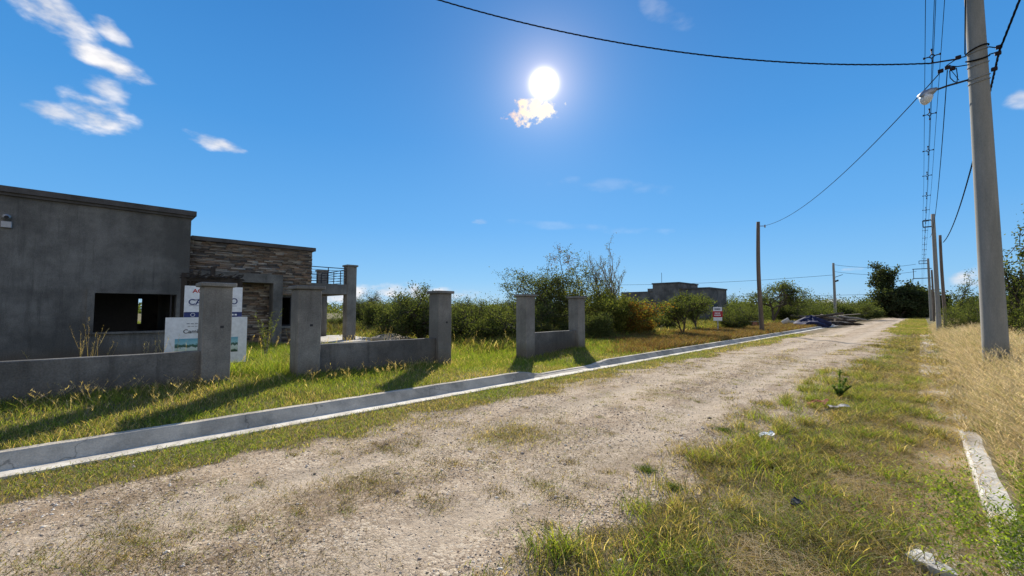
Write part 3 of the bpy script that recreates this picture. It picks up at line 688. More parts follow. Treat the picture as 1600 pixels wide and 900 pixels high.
for (x_, z_) in ((-R_-.12, 7.33), (-R_-.30, 7.16), (-R_-.42, 7.12), (-R_-.22, 7.1), (R_+.15, 7.3), (R_+.13, 7.16), (R_+.06, 6.82)):
    mb = MB(); mb.box(x_-.05, x_+.05, -.04, .03, z_-.035, z_+.045, b=.01); mb.build('insulator', M['insul'], big)
mb = MB(); mb.tube([(-R_-.62, 0, 7.40), (-R_-.1, 0, 7.30)], .018, 6)
mb.build('tension_rod', M['insul'], big)
# street lamp on a pipe arm: a thing carried by the pole
lp = ony(1450, 134, 14.3)
lamp = empty('street_lamp', (PX-.2, PY-.03, 6.98), 'street lamp on a thin pipe arm with a grey hood and clear white bowl', 'lamp')
lx = lp[0]-(PX-.2)
mb = MB(); mb.tube([(.06, .02, .05), (-.3, 0, .03), (lx+.12, 0, .0)], .022, 8); mb.build('arm', M['metal_dark'], lamp, True)
mb = MB(); pts = [(lx+.16, 0, .03), (lx+.06, 0, .0), (lx-.04, 0, -.05), (lx-.12, 0, -.13)]; mb.tube(pts, [.035, .085, .12, .125], 16); mb.build('hood', M['galv'], lamp, True)
mb = MB(); mb.tube([(lx-.03, 0, -.08), (lx-.05, 0, -.15), (lx-.06, 0, -.23), (lx-.07, 0, -.29)], [.125, .13, .10, .04], 16); mb.build('bowl', M['glass'], lamp, True)

def crossarm(e_, zs, off, L):
    mb = MB()
    for z_ in zs: mb.tube([(.05, 0, z_), (-L, 0, z_)], .04, 6)
    mb.tube([(-L, 0, zs[0]), (-L, 0, zs[-1])], .03, 5); mb.build('bracket', M['metal_dark'], e_)
q = at(1469, 368, 38); wd = pole('utility_pole', q[0], q[1], q[2]-.1, .095, .07, M['pole_wood'], 'first dark wooden pole standing beyond the thick concrete pole', wob=.02, seed=1)
q = at(1457.5, 335, 40); c2 = pole('utility_pole', q[0], q[1], q[2]-.1, .135, .10, M['pole_concrete'], 'tall grey concrete pole with a small side bracket, second in the right row'); crossarm(c2, (7.65, 7.2), 0, .5)
q = at(1450, 404, 80); c3 = pole('utility_pole', q[0], q[1], q[2]-.1, .16, .12, M['pole_concrete'], 'farthest concrete pole on the right, carrying a double cross arm'); crossarm(c3, (8.3, 7.9), 0, .9)
mb = MB(); mb.tube([(-1.6, 0, 7.2), (.3, 0, 7.2)], .05, 6); mb.tube([(-1.6, 0, 5.9), (.3, 0, 5.9)], .05, 6); mb.tube([(-1.5, 0, 5.9), (-1.5, 0, 7.2)], .04, 5); mb.build('cross_arm', M['metal_dark'], c3)
q = at(1455.5, 422, 74); c4 = pole('utility_pole', q[0], q[1], q[2]-.1, .11, .09, M['pole_wood'], 'farthest slim wooden pole on the right, beside the pole with cross arms', wob=.02, seed=4)
q = at(1184, 347, 33); lw = pole('utility_pole', q[0], q[1], q[2]-.15, .15, .11, M['pole_wood'], 'crooked dark wooden pole by the left kerb beside the round tree', wob=.045, seed=2, z=.15)
mb = MB(); mb.tube([(.1, 0, 7.25), (.42, .1, 7.22)], .025, 6); mb.tube([(.40, .1, 7.3), (.40, .1, 7.12)], .05, 6); mb.build('bracket', M['galv'], lw)
q = at(1302, 411, 76); l2 = pole('utility_pole', q[0], q[1], q[2]-.15, .19, .14, M['pole_concrete'], 'thin grey pole rising behind the heap of logs on the left', z=.15)
mb = MB(); mb.tube([(0, 0, 6.2), (1.0, .2, 6.6)], .04, 5); mb.tube([(0, 0, 5.6), (.5, .1, 5.8)], .12, 6); mb.build('bracket', M['metal_dark'], l2)

def wire(name, pts, r_, label, group='overhead cables', sag=0.0, n=24, twist=False):
    """pts are two or more 3D points; parabolic sag between each neighbouring pair"""
    pts = [Vector(p) for p in pts]; path = []
    for a, b_ in zip(pts[:-1], pts[1:]):
        for k in range(n):
            t = k/n; p = a.lerp(b_, t); p.z -= 4*sag*t*(1-t); path.append(p)
    path.append(pts[-1]); o0 = path[0].copy(); mb = MB()
    if twist:
        fine = []
        for i in range(len(path)-1):
            for k in range(10): fine.append(path[i].lerp(path[i+1], k/10))
        fine.append(path[-1])
        for ph in (0, 2.09, 4.19):
            d_ = r_*.62; q_ = []; L = 0
            for i, p in enumerate(fine):
                if i: L += (fine[i]-fine[i-1]).length
                a_ = L*2*math.pi/.55+ph; q_.append(p-o0+Vector((math.cos(a_)*d_*.7, -math.cos(a_)*d_*.7, math.sin(a_)*d_)))
            mb.tube(q_, r_*.55, 4)
    else: mb.tube([p-o0 for p in path], r_, 5)
    o = mb.build(name, M['cable'], None); o.location = o0
    tag(o, label, 'cable', group); return o
R2 = .17
A = Vector((PX-R2-.62, PY, 7.70))
wire('overhead_cable', [A, (-14, 0, 12.75)], .018, 'thick twisted black cable sweeping across the sky towards the upper left', sag=1.5, n=40, twist=True)
q = ony(1555, 78, 14.3); B_ = Vector((PX+R2+.16, PY, 7.5)); e1 = ony(1593, 0, 12.9)
wire('overhead_cable', [B_, tuple(Vector(B_).lerp(Vector(e1), 7.0))], .022, 'twisted black cable running from the right side of the thick pole to the upper right', sag=.0, n=30, twist=True)
wire('overhead_cable', [B_, (wd.location.x+.12, 38, 5.95)], .022, 'twisted black cable sagging from the thick pole to the first wooden pole', sag=.75, n=50, twist=True)
wire('overhead_cable', [(PX-R2-.32, PY, 7.4), (c2.location.x-.2, 40.2, 6.6)], .010, 'thin black cable dropping from beside the street lamp to the tall pole behind', sag=.9, n=30)
wire('overhead_cable', [(PX-R2-.45, PY, 7.38), (lw.location.x+.4, lw.location.y+.1, 7.4)], .012, 'thin cable from the street lamp pole down to the crooked wooden pole', sag=.7, n=40)
q = Vector((PX-R2-.03, PY-.15, 7.6))
wire('overhead_cable', [q, tuple(q+Vector((.10, -.5, 2.8)))], .013, 'short black lead climbing the left face of the thick concrete pole', n=4)
z_ = 6.85
mb = MB(); o0 = Vector((PX-R2-.28, PY, 7.38))
mb.tube([(0, 0, 0), (-.0, .0, -.18), (.06, 0, -.30), (.15, 0, -.36)], .010, 5); mb.tube([(.11, 0, .02), (.12, 0, -.2), (.10, 0, -.38)], .009, 5); mb.tube([(.02, 0, 0), (.08, 0, -.14), (.14, 0, -.3)], .007, 5)
o = mb.build('lamp_lead', M['cable']); o.location = o0; tag(o, 'looped black leads hanging above the street lamp arm', 'cable')
# three phase line with diamond spacers, running above the road edge
for (dx, dz, lab) in ((-.19, 0, 'left'), (.19, 0, 'right'), (0.0, -.22, 'lowest'), (0, .22, 'highest')):
    wire('phase_line', [(.55+dx, -25, 10.45+dz), (.62+dx, 40, 10.2+dz), (.55+dx, 80, 9.8+dz), (.4+dx, 220, 9.3+dz)], .008,
         lab+' line of the high bundle held by spacers above the road edge', 'high line bundle with spacers', sag=.02, n=8)
spy = [14.2+k*5.6 for k in range(0, 14)]
sp0 = None
for k, y in enumerate([19.9+5.9*j for j in range(14)]):
    zc = 10.3 if y < 40 else 10.2-.4*(y-40)/40; xc = .58
    if sp0 is None:
        mb = MB(); P4 = [Vector((-.19, 0, 0)), Vector((0, 0, .22)), Vector((.19, 0, 0)), Vector((0, 0, -.22))]; I4 = [p*.36 for p in P4]
        for i in range(4): mb.tube([I4[i], I4[(i+1) % 4]], .018, 5); mb.tube([I4[i], P4[i]*1.1], .018, 5); mb.tube([P4[i]*.92, P4[i]*1.15], .036, 6)
        sp0 = mb.build('line_spacer', M['insul'])
        s_ = sp0
    else: s_ = sp0.copy(); COL.objects.link(s_)
    s_.location = (xc, y, zc); s_['category'] = 'spacer'; s_['group'] = 'diamond spacers on the high line'
    s_['label'] = ['nearest and largest diamond spacer, beside the street lamp', 'second diamond spacer, below the one beside the lamp'][k] if k < 2 else ['third', 'fourth', 'fifth', 'sixth', 'seventh', 'eighth', 'ninth', 'tenth', 'eleventh', 'twelfth', 'thirteenth', 'fourteenth'][k-2]+' diamond spacer down the high line from the lamp'
# far cross-road wires
L2 = l2.location
for (za, zb, lab) in ((8.1, 8.0, 'upper'), (7.1, 7.0, 'lower')):
    wire('overhead_cable', [(L2.x, L2.y, L2.z+za), (c3.location.x-1.2, 80, zb)], .022, lab+' of the two far wires crossing the road between grey poles', sag=.45, n=14)
wire('overhead_cable', [(L2.x, L2.y, L2.z+6.6), (-45, 64, 6.4)], .024, 'far wire running left from the thin grey pole above the distant house', sag=.5, n=16)
wire('overhead_cable', [(L2.x-30, 110, 5.2), (c3.location.x, 110, 5.0)], .03, 'faint wire low above the far scrub', sag=.3, n=10)

# ------------------------------------------------------------------ things beside the road
def blob(name, mat, loc, sx_, sy_, sz_, seed, parent=None, rough=.35, nu=28, nv=12):
    rr_ = np.random.RandomState(seed); u = np.linspace(0, 2*np.pi, nu, endpoint=False); v = np.linspace(0, 1, nv)
    U, Vv = np.meshgrid(u, v); n = fbm(np.cos(U)*1.6+seed*3.1, np.sin(U)*1.6+Vv*2.2, 4, 1.6)
    rad = (1-Vv**1.6)*(1+(n-.5)*rough*2)
    X = np.cos(U)*rad*sx_; Y = np.sin(U)*rad*sy_; Z = (Vv**.8)*sz_*(1+(n-.5)*rough)-.03
    Vt = np.stack([X, Y, Z], -1).reshape(-1, 3); i = np.arange(nu); Fq_ = []
    for r in range(nv-1): Fq_ += [(r*nu+k, r*nu+(k+1) % nu, (r+1)*nu+(k+1) % nu, (r+1)*nu+k) for k in range(nu)]
    o = np_mesh(name, Vt, np.array(Fq_), mat, smooth=True, parent=parent); o.location = loc; return o
q = onz(607, 530, .25)
o = blob('sand_heap', M['sand'], (-17.2, 9.55, .2), 1.25, 1.0, .42, 3); tag(o, 'low heap of tan sand behind the wall between two pillars', 'heap')
q = at(1268, 505, 50)
o = blob('tarp_heap', M['tarp'], (q[0], q[1], .05), 1.35, 2.2, 1.0, 6, rough=.6); tag(o, 'dark blue tarpaulin thrown over a heap at the road edge', 'tarpaulin')
# heap of logs and roots: one tangled pile, each big log a part
q = at(1300, 500, 60); lh = empty('log_heap', (q[0], q[1], .05), 'tangled heap of dark logs and roots behind the blue tarpaulin', 'log pile')
rr = random.Random(12)
for k in range(16):
    a = rr.uniform(-.5, .5)+R(20); L = rr.uniform(1.2, 3.4); cx_, cy_, cz_ = rr.uniform(-2.2, 1.6), rr.uniform(-3, 3), rr.uniform(.1, .9)
    d_ = Vector((math.cos(a)*L/2, math.sin(a)*L/2, rr.uniform(-.25, .25))); c_ = Vector((cx_, cy_, cz_+.15))
    mb = MB(); mb.tube([c_-d_, c_-d_*.3+Vector((0, 0, rr.uniform(-.1, .1))), c_+d_*.4+Vector((0, 0, rr.uniform(-.1, .1))), c_+d_], [.16, .15, .13, .11], 8); mb.build('log', M['bark'] if k % 4 else M['bark_pale'], lh, True)
blob('root_mass', M['bark'], (0, 0, 0), 2.7, 3.4, .75, 9, parent=lh, rough=.9, nu=60, nv=20)
for (px_, py_, r_, L, rz, lab) in ((1322, 492, 66, 4.5, 60, 'pale sawn plank lying on top of the log heap, at its right end'), (1275, 493, 58, 3.2, 35, 'grey sawn plank lying on the left of the log heap')):
    q = at(px_, py_, r_); o = lb('plank', M['bark_pale'], None, -L/2, L/2, -.12, .12, -.03, .03); o.location = q; o.rotation_euler = (0, R(-3), R(rz)); tag(o, lab, 'plank', 'planks on the log heap')
q = at(1222, 500, 47); o = MB(); o.tube([(0, 0, 0), (0, 0, .1), (0, 0, .62), (0, 0, .65)], [.18, .2, .24, .22], 16); o = o.build('drum', M['kerb']); o.location = (q[0], q[1], .15); o.rotation_euler = (R(8), R(60), .4); o.location.z = .42; tag(o, 'pale grey drum tipped over beside the round tree', 'drum')
q = at(1237, 498, 52); o = lb('concrete_block', M['kerb'], None, -.7, .7, -.35, .35, 0, .45, b=.03); o.location = (q[0], q[1], .1); tag(o, 'pale grey concrete block between the tipped drum and the tarpaulin', 'block')
q = at(1163, 505, 42); o = MB(); o.box(-1.1, 1.1, -.15, .15, .50, .56); t_ = o.build('board', M['bark_pale'], None)
bn = empty('plank_bench', (q[0], q[1], .12), 'rough plank bench on two stacks of blocks left of the crooked pole', 'bench', rz=R(20)); t_.parent = bn; 
for s_ in (-1, 1): lb('support', M['tile_brick'], bn, s_*.8-.15, s_*.8+.15, -.14, .14, -.1, .498)
q = at(1178, 498, 44); o = lb('brick_stack', M['tile_brick'], None, -.55, .55, -.3, .3, 0, .62, b=.02); o.location = (q[0], q[1], .12); tag(o, 'small stack of red bricks behind the plank bench', 'bricks')
# litter in the right verge
def litter(name, mat, px_, py_, sx_, sy_, hgt_, seed, lab, cat, rz):
    n = 9; rr_ = np.random.RandomState(seed); X, Y = np.meshgrid(np.linspace(-1, 1, n), np.linspace(-1, 1, n))
    Z = np.abs(np.sin(X*2.3+seed))*hgt_+rr_.rand(n, n)*hgt_*.35; X = X*sx_*(1+.2*rr_.randn(n, n)*.3); Y = Y*sy_*(1+.3*np.sin(X*30))
    top_ = np.stack([X, Y, Z+.01], -1).reshape(-1, 3); bot = top_-[0, 0, .004]; nx = n; i = (np.arange(n-1)[None]+np.arange(n-1)[:, None]*n)
    Fq_ = np.stack([i, i+1, i+1+n, i+n], -1).reshape(-1, 4); o = np_mesh(name, np.concatenate([top_, bot]), np.concatenate([Fq_, Fq_[:, ::-1]+n*n]), mat)
    q = onz(px_, py_, .05); o.location = (q[0], q[1], float(ground_z(q[0], q[1]))+.05); o.rotation_euler = (R(12), R(-10), R(rz)); tag(o, lab, cat)
litter('plastic_scrap', M['orange'], 1278, 634, .15, .05, .05, 2, 'crumpled orange plastic scrap lying in the roadside weeds', 'litter', 30)
litter('paper_scrap', M['white_paint'], 1196, 686, .10, .035, .03, 5, 'crumpled white paper scrap at the gravel edge', 'litter', 40)
litter('paper_scrap', M['buried_kerb'], 1312, 640, .13, .04, .03, 7, 'pale folded scrap in the weeds beside the orange plastic', 'litter', 20)
litter('paper_scrap', M['dark_ink'], 1243, 793, .05, .03, .02, 8, 'small dark scrap in the foreground grass', 'litter', 70)

for k_, (px_, py_, w_, lab) in enumerate(((1442, 878, .08, 'broken pale concrete slab at the bottom edge, left of the green weeds'), (1468, 893, .06, 'smaller broken concrete slab beside the first, at the bottom edge'))):
    q = onz(px_, py_, .03); mb = MB(); rr = random.Random(k_+3); n = 9
    pr = [(w_*rr.uniform(.7, 1.15)*math.cos(2*math.pi*i/n), w_*rr.uniform(.7, 1.15)*1.3*math.sin(2*math.pi*i/n)) for i in range(n)]
    mb.add([(x, y, -.04) for x, y in pr]+[(x*.95, y*.95, .035+rr.uniform(-.004, .004)) for x, y in pr]+[(0, 0, .04)], [tuple(range(n-1, -1, -1))]+[(i, (i+1) % n, n+(i+1) % n, n+i) for i in range(n)]+[(n+i, n+(i+1) % n, 2*n) for i in range(n)])
    o = mb.build('concrete_slab', M['buried_kerb']); o.location = (q[0], q[1], .03); o.rotation_euler = (R(3), R(-4), k_); tag(o, lab, 'slab')

# ------------------------------------------------------------------ stones of the gravel road
rng = np.random.RandomState(21)
def scatter(xr, yr, n):   return np.stack([rng.uniform(xr[0], xr[1], n), rng.uniform(yr[0], yr[1], n)], -1)
def stones(pts, size, name):
    n = len(pts); base = np.array([[1, 0, 0], [0, 1, 0], [-1, 0, 0], [0, -1, 0], [0, 0, 1], [0, 0, -1]], float)
    Fb = np.array([[0, 1, 4], [1, 2, 4], [2, 3, 4], [3, 0, 4], [1, 0, 5], [2, 1, 5], [3, 2, 5], [0, 3, 5]])
    v = base[None]*(1+rng.uniform(-.35, .35, (n, 6, 1))); sc_ = size[:, None]*rng.uniform([.7, .5, .3], [1.3, 1.0, .7], (n, 3)); v = v*sc_[:, None]
    v = v+rng.uniform(-.12, .12, (n, 6, 3))*size[:, None, None]
    a = rng.uniform(0, 6.28, n); ca, sa = np.cos(a), np.sin(a); x = v[..., 0]*ca[:, None]-v[..., 1]*sa[:, None]; y = v[..., 0]*sa[:, None]+v[..., 1]*ca[:, None]
    v = np.stack([x, y, v[..., 2]], -1); z = ground_z(pts[:, 0], pts[:, 1]); c_ = np.stack([pts[:, 0], pts[:, 1], z+size*.12], -1); v = v+c_[:, None]
    pal = np.array([(.46, .37, .28), (.33, .25, .19), (.60, .52, .43), (.74, .68, .58), (.17, .13, .105), (.50, .40, .31), (.42, .35, .29)]); col = pal[rng.randint(0, 7, n)]*rng.uniform(.8, 1.15, (n, 1))
    t = np.repeat(col[:, None], 6, 1); F_ = Fb[None]+np.arange(n)[:, None, None]*6
    return np_mesh(name, v.reshape(-1, 3), F_.reshape(-1, 3), M['gravel'], tint=t.reshape(-1, 3))
def lod(p, d0, pw): d = np.hypot(p[:, 0], p[:, 1]); k = np.clip((d0/np.maximum(d, d0))**pw, 0, 1); return k
P = scatter((-6.3, -.2), (-1.5, 26), 620000); k = lod(P, 3.2, 1.7); dens = fbm(P[:, 0], P[:, 1], 3, .7)
keep = rng.rand(len(P)) < k*np.clip((dens-.25)*2.2, .12, 1)*(1-.75*veg_cover(P[:, 0], P[:, 1]))*(1-.7*np.clip(tracks(P[:, 0], P[:, 1]), 0, 1)); P = P[keep]; k = k[keep]
sz = (.0035+.0075*rng.rand(len(P))**2.5+.011*(rng.rand(len(P)) < .02)*rng.rand(len(P)))*(1/k)**.25
big_ = rng.rand(len(P)) < .0022; sz = np.where(big_, rng.uniform(.018, .036, len(P)), sz)
o = stones(P, sz, 'road_stones'); tag(o, 'loose pale stones scattered over the gravel road', 'gravel', kind='stuff')

# ------------------------------------------------------------------ grass
def blades(P, h, w, lean, curl, col, segs=2, az=None):
    """P (n,3) roots; h heights; w widths; lean horizontal reach as a share of h; returns verts, tris, tint"""
    n = len(P); az = rng.uniform(0, 6.283, n) if az is None else az; dx, dy = np.cos(az), np.sin(az)
    fa = rng.uniform(0, 6.283, n); sx_, sy_ = np.cos(fa), np.sin(fa); V_ = []; T_ = []
    for k in range(segs+1):
        t = k/segs; hz = h*(t-curl*.5*t*t*t); rx = h*lean*t**1.7
        c_ = P+np.stack([dx*rx, dy*rx, hz], -1)
        if k < segs:
            s_ = (w*(1-.55*t)/2)[:, None]*np.stack([sx_, sy_, np.zeros(n)], -1); V_ += [c_-s_, c_+s_]
        else: V_.append(c_)
    V_ = np.stack(V_, 1); nv = V_.shape[1]; f = []
    for k in range(segs-1): f += [(2*k, 2*k+1, 2*k+3), (2*k, 2*k+3, 2*k+2)]
    f.append((2*segs-2, 2*segs-1, 2*segs)); f = np.array(f)
    F_ = (f[None]+np.arange(n)[:, None, None]*nv).reshape(-1, 3)
    return V_.reshape(-1, 3), F_, np.repeat(col[:, None], nv, 1).reshape(-1, 3)
def join(parts):
    V_ = []; F_ = []; T_ = []; k = 0
    for v, f, t in parts: V_.append(v); F_.append(f+k); T_.append(t); k += len(v)
    return np.concatenate(V_), np.concatenate(F_), np.concatenate(T_)
def pick(pal, n, w=None):
    pal = np.array(pal); i = rng.choice(len(pal), n, p=w); return pal[i]*rng.uniform(.75, 1.25, (n, 1))
GREEN = [(.15, .23, .03), (.23, .31, .045), (.30, .36, .065), (.11, .17, .035)]
DULL = [(.21, .21, .06), (.27, .25, .09), (.15, .16, .055), (.33, .29, .13)]
DRY = [(.58, .45, .26), (.47, .36, .19), (.66, .54, .34), (.38, .28, .16), (.55, .41, .20)]
STRAW = [(.60, .51, .33), (.50, .41, .25), (.70, .61, .42), (.36, .29, .17), (.36, .35, .15)]
BROWN = [(.20, .145, .085), (.28, .21, .13), (.12, .085, .05), (.08, .06, .035)]
def zone(xr, yr, per_m2, d0=4.0, pw=1.5, mask=None):
    n = int((xr[1]-xr[0])*(yr[1]-yr[0])*per_m2); p = scatter(xr, yr, n); k = lod(p, d0, pw); m_ = rng.rand(n) < k
    if mask is not None: m_ &= rng.rand(n) < mask(p[:, 0], p[:, 1])
    p = p[m_]; k = k[m_]; z = ground_z(p[:, 0], p[:, 1]); return np.column_stack([p, z-.004]), (1/k)**.42
def in_wall(p): return ((p[:, 0] < FX-.11) & (p[:, 0] > FX-.32) & ((p[:, 1] < 1.5) | ((p[:, 1] > 3.4) & (p[:, 1] < 6.6)) | ((p[:, 1] > 10.3) & (p[:, 1] < 12.8))))
def mixpal(n, gw, dw, yw, bw, local=None):
    w = np.array([gw, dw, yw, bw], float); out = np.zeros((n, 3)); u = rng.rand(n)
    if local is None: cum = np.cumsum(w/w.sum()); idx = np.searchsorted(cum, u)
    else:   # local (n,) 0 = green .. 1 = dry
        g_ = gw*(1-local)**1.5; d_ = dw*np.ones(n); y_ = yw*local**1.5; b_ = bw*local; s_ = g_+d_+y_+b_
        idx = (u > g_/s_).astype(int)+(u > (g_+d_)/s_)+(u > (g_+d_+y_)/s_)
    for i, pal in enumerate((GREEN, DULL, DRY, BROWN)):
        m_ = idx == i
        if m_.any(): out[m_] = pick(pal, int(m_.sum()))
    return out
def plumes(P, h, az, lean, col, nspk=9, L=.10, w=.006):
    """seed heads: short spikelets strung along the last stretch of each stalk"""
    n = len(P); out = []
    for k in range(nspk):
        t = 1-.32*k/nspk; rx = h*lean*t**1.7
        c_ = P+np.stack([np.cos(az)*rx, np.sin(az)*rx, h*t], -1)
        out.append(blades(c_, np.full(n, L*.28)*rng.uniform(.7, 1.3, n), np.full(n, w), .9*np.ones(n), .0, col, 1))
    return out
# short turf strip between the left gutter and the gravel, scattered tufts and mats on the gravel
parts = []
P_, ws = zone((-6.40, -.1), (-2, 34), 7000, 3.6, 1.45, lambda x, y: veg_cover(x, y)**1.2*np.where(x < -4, 1, .75))
loc = np.clip(fbm(P_[:, 0]+3, P_[:, 1], 3, .9)*1.5-.25+.35*(P_[:, 0] > -5.1)+.25*sstep(-5.9, -5.1, P_[:, 0]), 0, 1); n = len(P_)
h = rng.uniform(.018, .055, n)*np.where(P_[:, 0] < -5.1, 1.1, .9)*(1+.5*fbm(P_[:, 0], P_[:, 1], 2, 3))*ws**.3
parts.append(blades(P_, h, rng.uniform(.003, .006, n)*ws, rng.uniform(.3, 1.6, n), .5, mixpal(n, 1.7, 1, .7, .45, loc)))
P_, ws = zone((-5.4, -1.2), (-1.5, 24), 2600, 3.6, 1.5, lambda x, y: np.clip(fbm(x*1.2+13, y*.55+7, 4, 1.1)*6-3.35, 0, 1)); n = len(P_)   # dead mats on the gravel
parts.append(blades(P_, rng.uniform(.008, .03, n), rng.uniform(.003, .005, n)*ws, rng.uniform(1.5, 4.5, n), .6, pick(BROWN+[(.30, .24, .13), (.20, .19, .08)], n), 2))
# tufts on the road
tc_ = np.concatenate([scatter((-5.3, -1.4), (-1, 18), 420)]+[np.array(onz(*q_)[:2])+rng.randn(22, 2)*[.22, .35] for q_ in ((520, 770), (600, 700), (200, 850), (620, 765), (780, 690), (860, 760), (330, 850), (1020, 620), (90, 880))]); tr = rng.uniform(.03, .15, len(tc_)); nn2 = 70
P_ = np.repeat(tc_, nn2, 0)+rng.randn(len(tc_)*nn2, 2)*np.repeat(tr, nn2)[:, None]*[1.2, .8]; P_ = np.column_stack([P_, ground_z(P_[:, 0], P_[:, 1])-.004]); n = len(P_)
lt = np.repeat(rng.rand(len(tc_))**.6, nn2)
parts.append(blades(P_, rng.uniform(.015, .05, n), rng.uniform(.003, .005, n), rng.uniform(.5, 2.2, n), .5, mixpal(n, 1, .9, .8, 2.6, lt)))
V_, F_, T_ = join(parts); tag(np_mesh('road_grass', V_, F_, M['grass'], tint=T_), 'short patchy grass creeping over the gravel road edges', 'grass', kind='stuff')

# left pavement strip: bright green turf, paler and taller at the foot of the wall
parts = []
P_, ws = zone((-9.7, -6.88), (-2.5, 33), 4200, 5, 1.4, lambda x, y: np.clip(.45+fbm(x, y, 3, 1.1)*1.1, 0, 1)*(1-.85*sstep(12.5, 17, y+(fbm(x, y, 2, .8)-.5)*3))); P_ = P_[(m_ := ~in_wall(P_))]; ws = ws[m_]; n = len(P_)
nearw = sstep(-8.0, -9.0, P_[:, 0]); loc = np.clip(fbm(P_[:, 0], P_[:, 1]+20, 3, .7)*1.6-.6+.2*sstep(3, 7, P_[:, 1]), 0, 1)
h = rng.uniform(.03, .085, n)*(1+1.5*nearw*rng.rand(n)+.8*fbm(P_[:, 0], P_[:, 1], 2, 2))*ws**.2
parts.append(blades(P_, h, rng.uniform(.004, .007, n)*ws, rng.uniform(.2, 1.1, n), .4, mixpal(n, 2.0, 1, 1, .2, loc)))
P_, ws = zone((-9.05, -7.3), (-2.5, 9), 90, 5, .6, lambda x, y: sstep(-7.2, -8.8, x)*np.clip(fbm(x, y, 2, 1.0)*2-.5, .1, 1)); n = len(P_); az_ = rng.uniform(0, 6.28, n); h = rng.uniform(.12, .30, n); ln = rng.uniform(.3, 1.0, n); c_ = pick(DRY, n)
parts.append(blades(P_, h, np.full(n, .004), ln, 0, c_, 3, az_)); parts += plumes(P_, h, az_, ln, c_*1.15, 9, .11, .006)
V_, F_, T_ = join(parts); tag(np_mesh('pavement_grass', V_, F_, M['grass'], tint=T_), 'bright green grass with seed heads between kerb and boundary wall', 'grass', kind='stuff')

# yard behind the wall
parts = []
P_, ws = zone((-17.3, -9.5), (-3, 24), 1500, 9, 1.2, lambda x, y: np.clip(.4+fbm(x, y, 3, .6)*1.2, 0, 1)*(1-.9*((x < -17) & (y > 6.3) & (y < 9.7)))); n = len(P_)
h = rng.uniform(.08, .24, n)*(1+.9*fbm(P_[:, 0], P_[:, 1], 2, .9))*np.where((P_[:, 1] < 4.5), 1.25, .75)*np.where((P_[:, 1] < 2.3) & (P_[:, 0] < -10.5), .4, 1)
loc = np.clip(fbm(P_[:, 0]+9, P_[:, 1], 3, .5)*1.5-.55, 0, 1)
parts.append(blades(P_, h, rng.uniform(.006, .011, n)*ws, rng.uniform(.2, .9, n), .3, mixpal(n, 3, .8, .5, .1, loc), 3))
P_, ws = zone((-16, -9.6), (-3, 13), 1.2, 9, .3); n = len(P_); az_ = rng.uniform(0, 6.28, n); h = rng.uniform(.4, .75, n); ln = rng.uniform(.1, .4, n); c_ = pick(DRY, n)
parts.append(blades(P_, h, np.full(n, .008), ln, 0, c_, 3, az_)); parts += plumes(P_, h, az_, ln, c_*1.2, 12, .16, .012)
# standing stalks just behind the low wall
for (yc, kx) in ((.15, 7), (.05, 8), (1.0, 4), (.75, 3), (1.2, 5), (5.4, 5)):
    n = kx; P_ = np.column_stack([rng.uniform(-10.2, -9.55, n), yc+rng.uniform(-.15, .15, n), np.full(n, .28)]); az_ = rng.uniform(0, 6.28, n); h = rng.uniform(.75, 1.25 if kx > 6 else .95, n); ln = rng.uniform(.05, .3, n); c_ = pick(DRY, n)
    parts.append(blades(P_, h, np.full(n, .004), ln, 0, c_, 3, az_)); parts += plumes(P_, h, az_, ln, c_*.9, 12, .10, .006)
V_, F_, T_ = join(parts); tag(np_mesh('yard_grass', V_, F_, M['grass'], tint=T_), 'tall bright green grass filling the yard of the unfinished house', 'grass', kind='stuff')

def kerbshow(x, y): return 1-.97*((x > .27) & (x < .485))*np.exp(-(np.maximum(np.abs(y-6.2+(fbm(x*3, y*3, 2, 1)-.5)*1.4)-1.45, 0)/.25)**2)
# right road edge: matted green and straw coloured grass hiding the gutter
parts = []
def rmask(x, y):
    v = veg_cover(x, y)*np.clip(fbm(x+5, y, 4, 2.2)*4.8-1.75, .05, 1); gut = 1-.75*np.exp(-((x-.06)/.16)**2)*np.clip(fbm(x*2, y, 3, 1.3)*5-2.2, 0, 1); return v*gut
P_, ws = zone((-2.6, .50), (-.5, 40), 5600, 4, 1.4, lambda x, y: rmask(x, y)*kerbshow(x, y)); n = len(P_)
loc = np.clip(fbm(P_[:, 0]*1.3, P_[:, 1]*.8+5, 4, .8)*3.4-1.0+.35*sstep(-.9, -.1, P_[:, 0]), 0, 1)
h = rng.uniform(.03, .12, n)*(.65+2.6*np.clip(fbm(P_[:, 0], P_[:, 1]+50, 3, 1.9)-.35, 0, 1))*ws**.2*np.where(P_[:, 0] < -1.5, .6, 1)
parts.append(blades(P_, h, rng.uniform(.003, .006, n)*ws, rng.uniform(.4, 1.9, n), .5, mixpal(n, 1.6, 1.0, 1.0, .9, loc)*.88, 3))
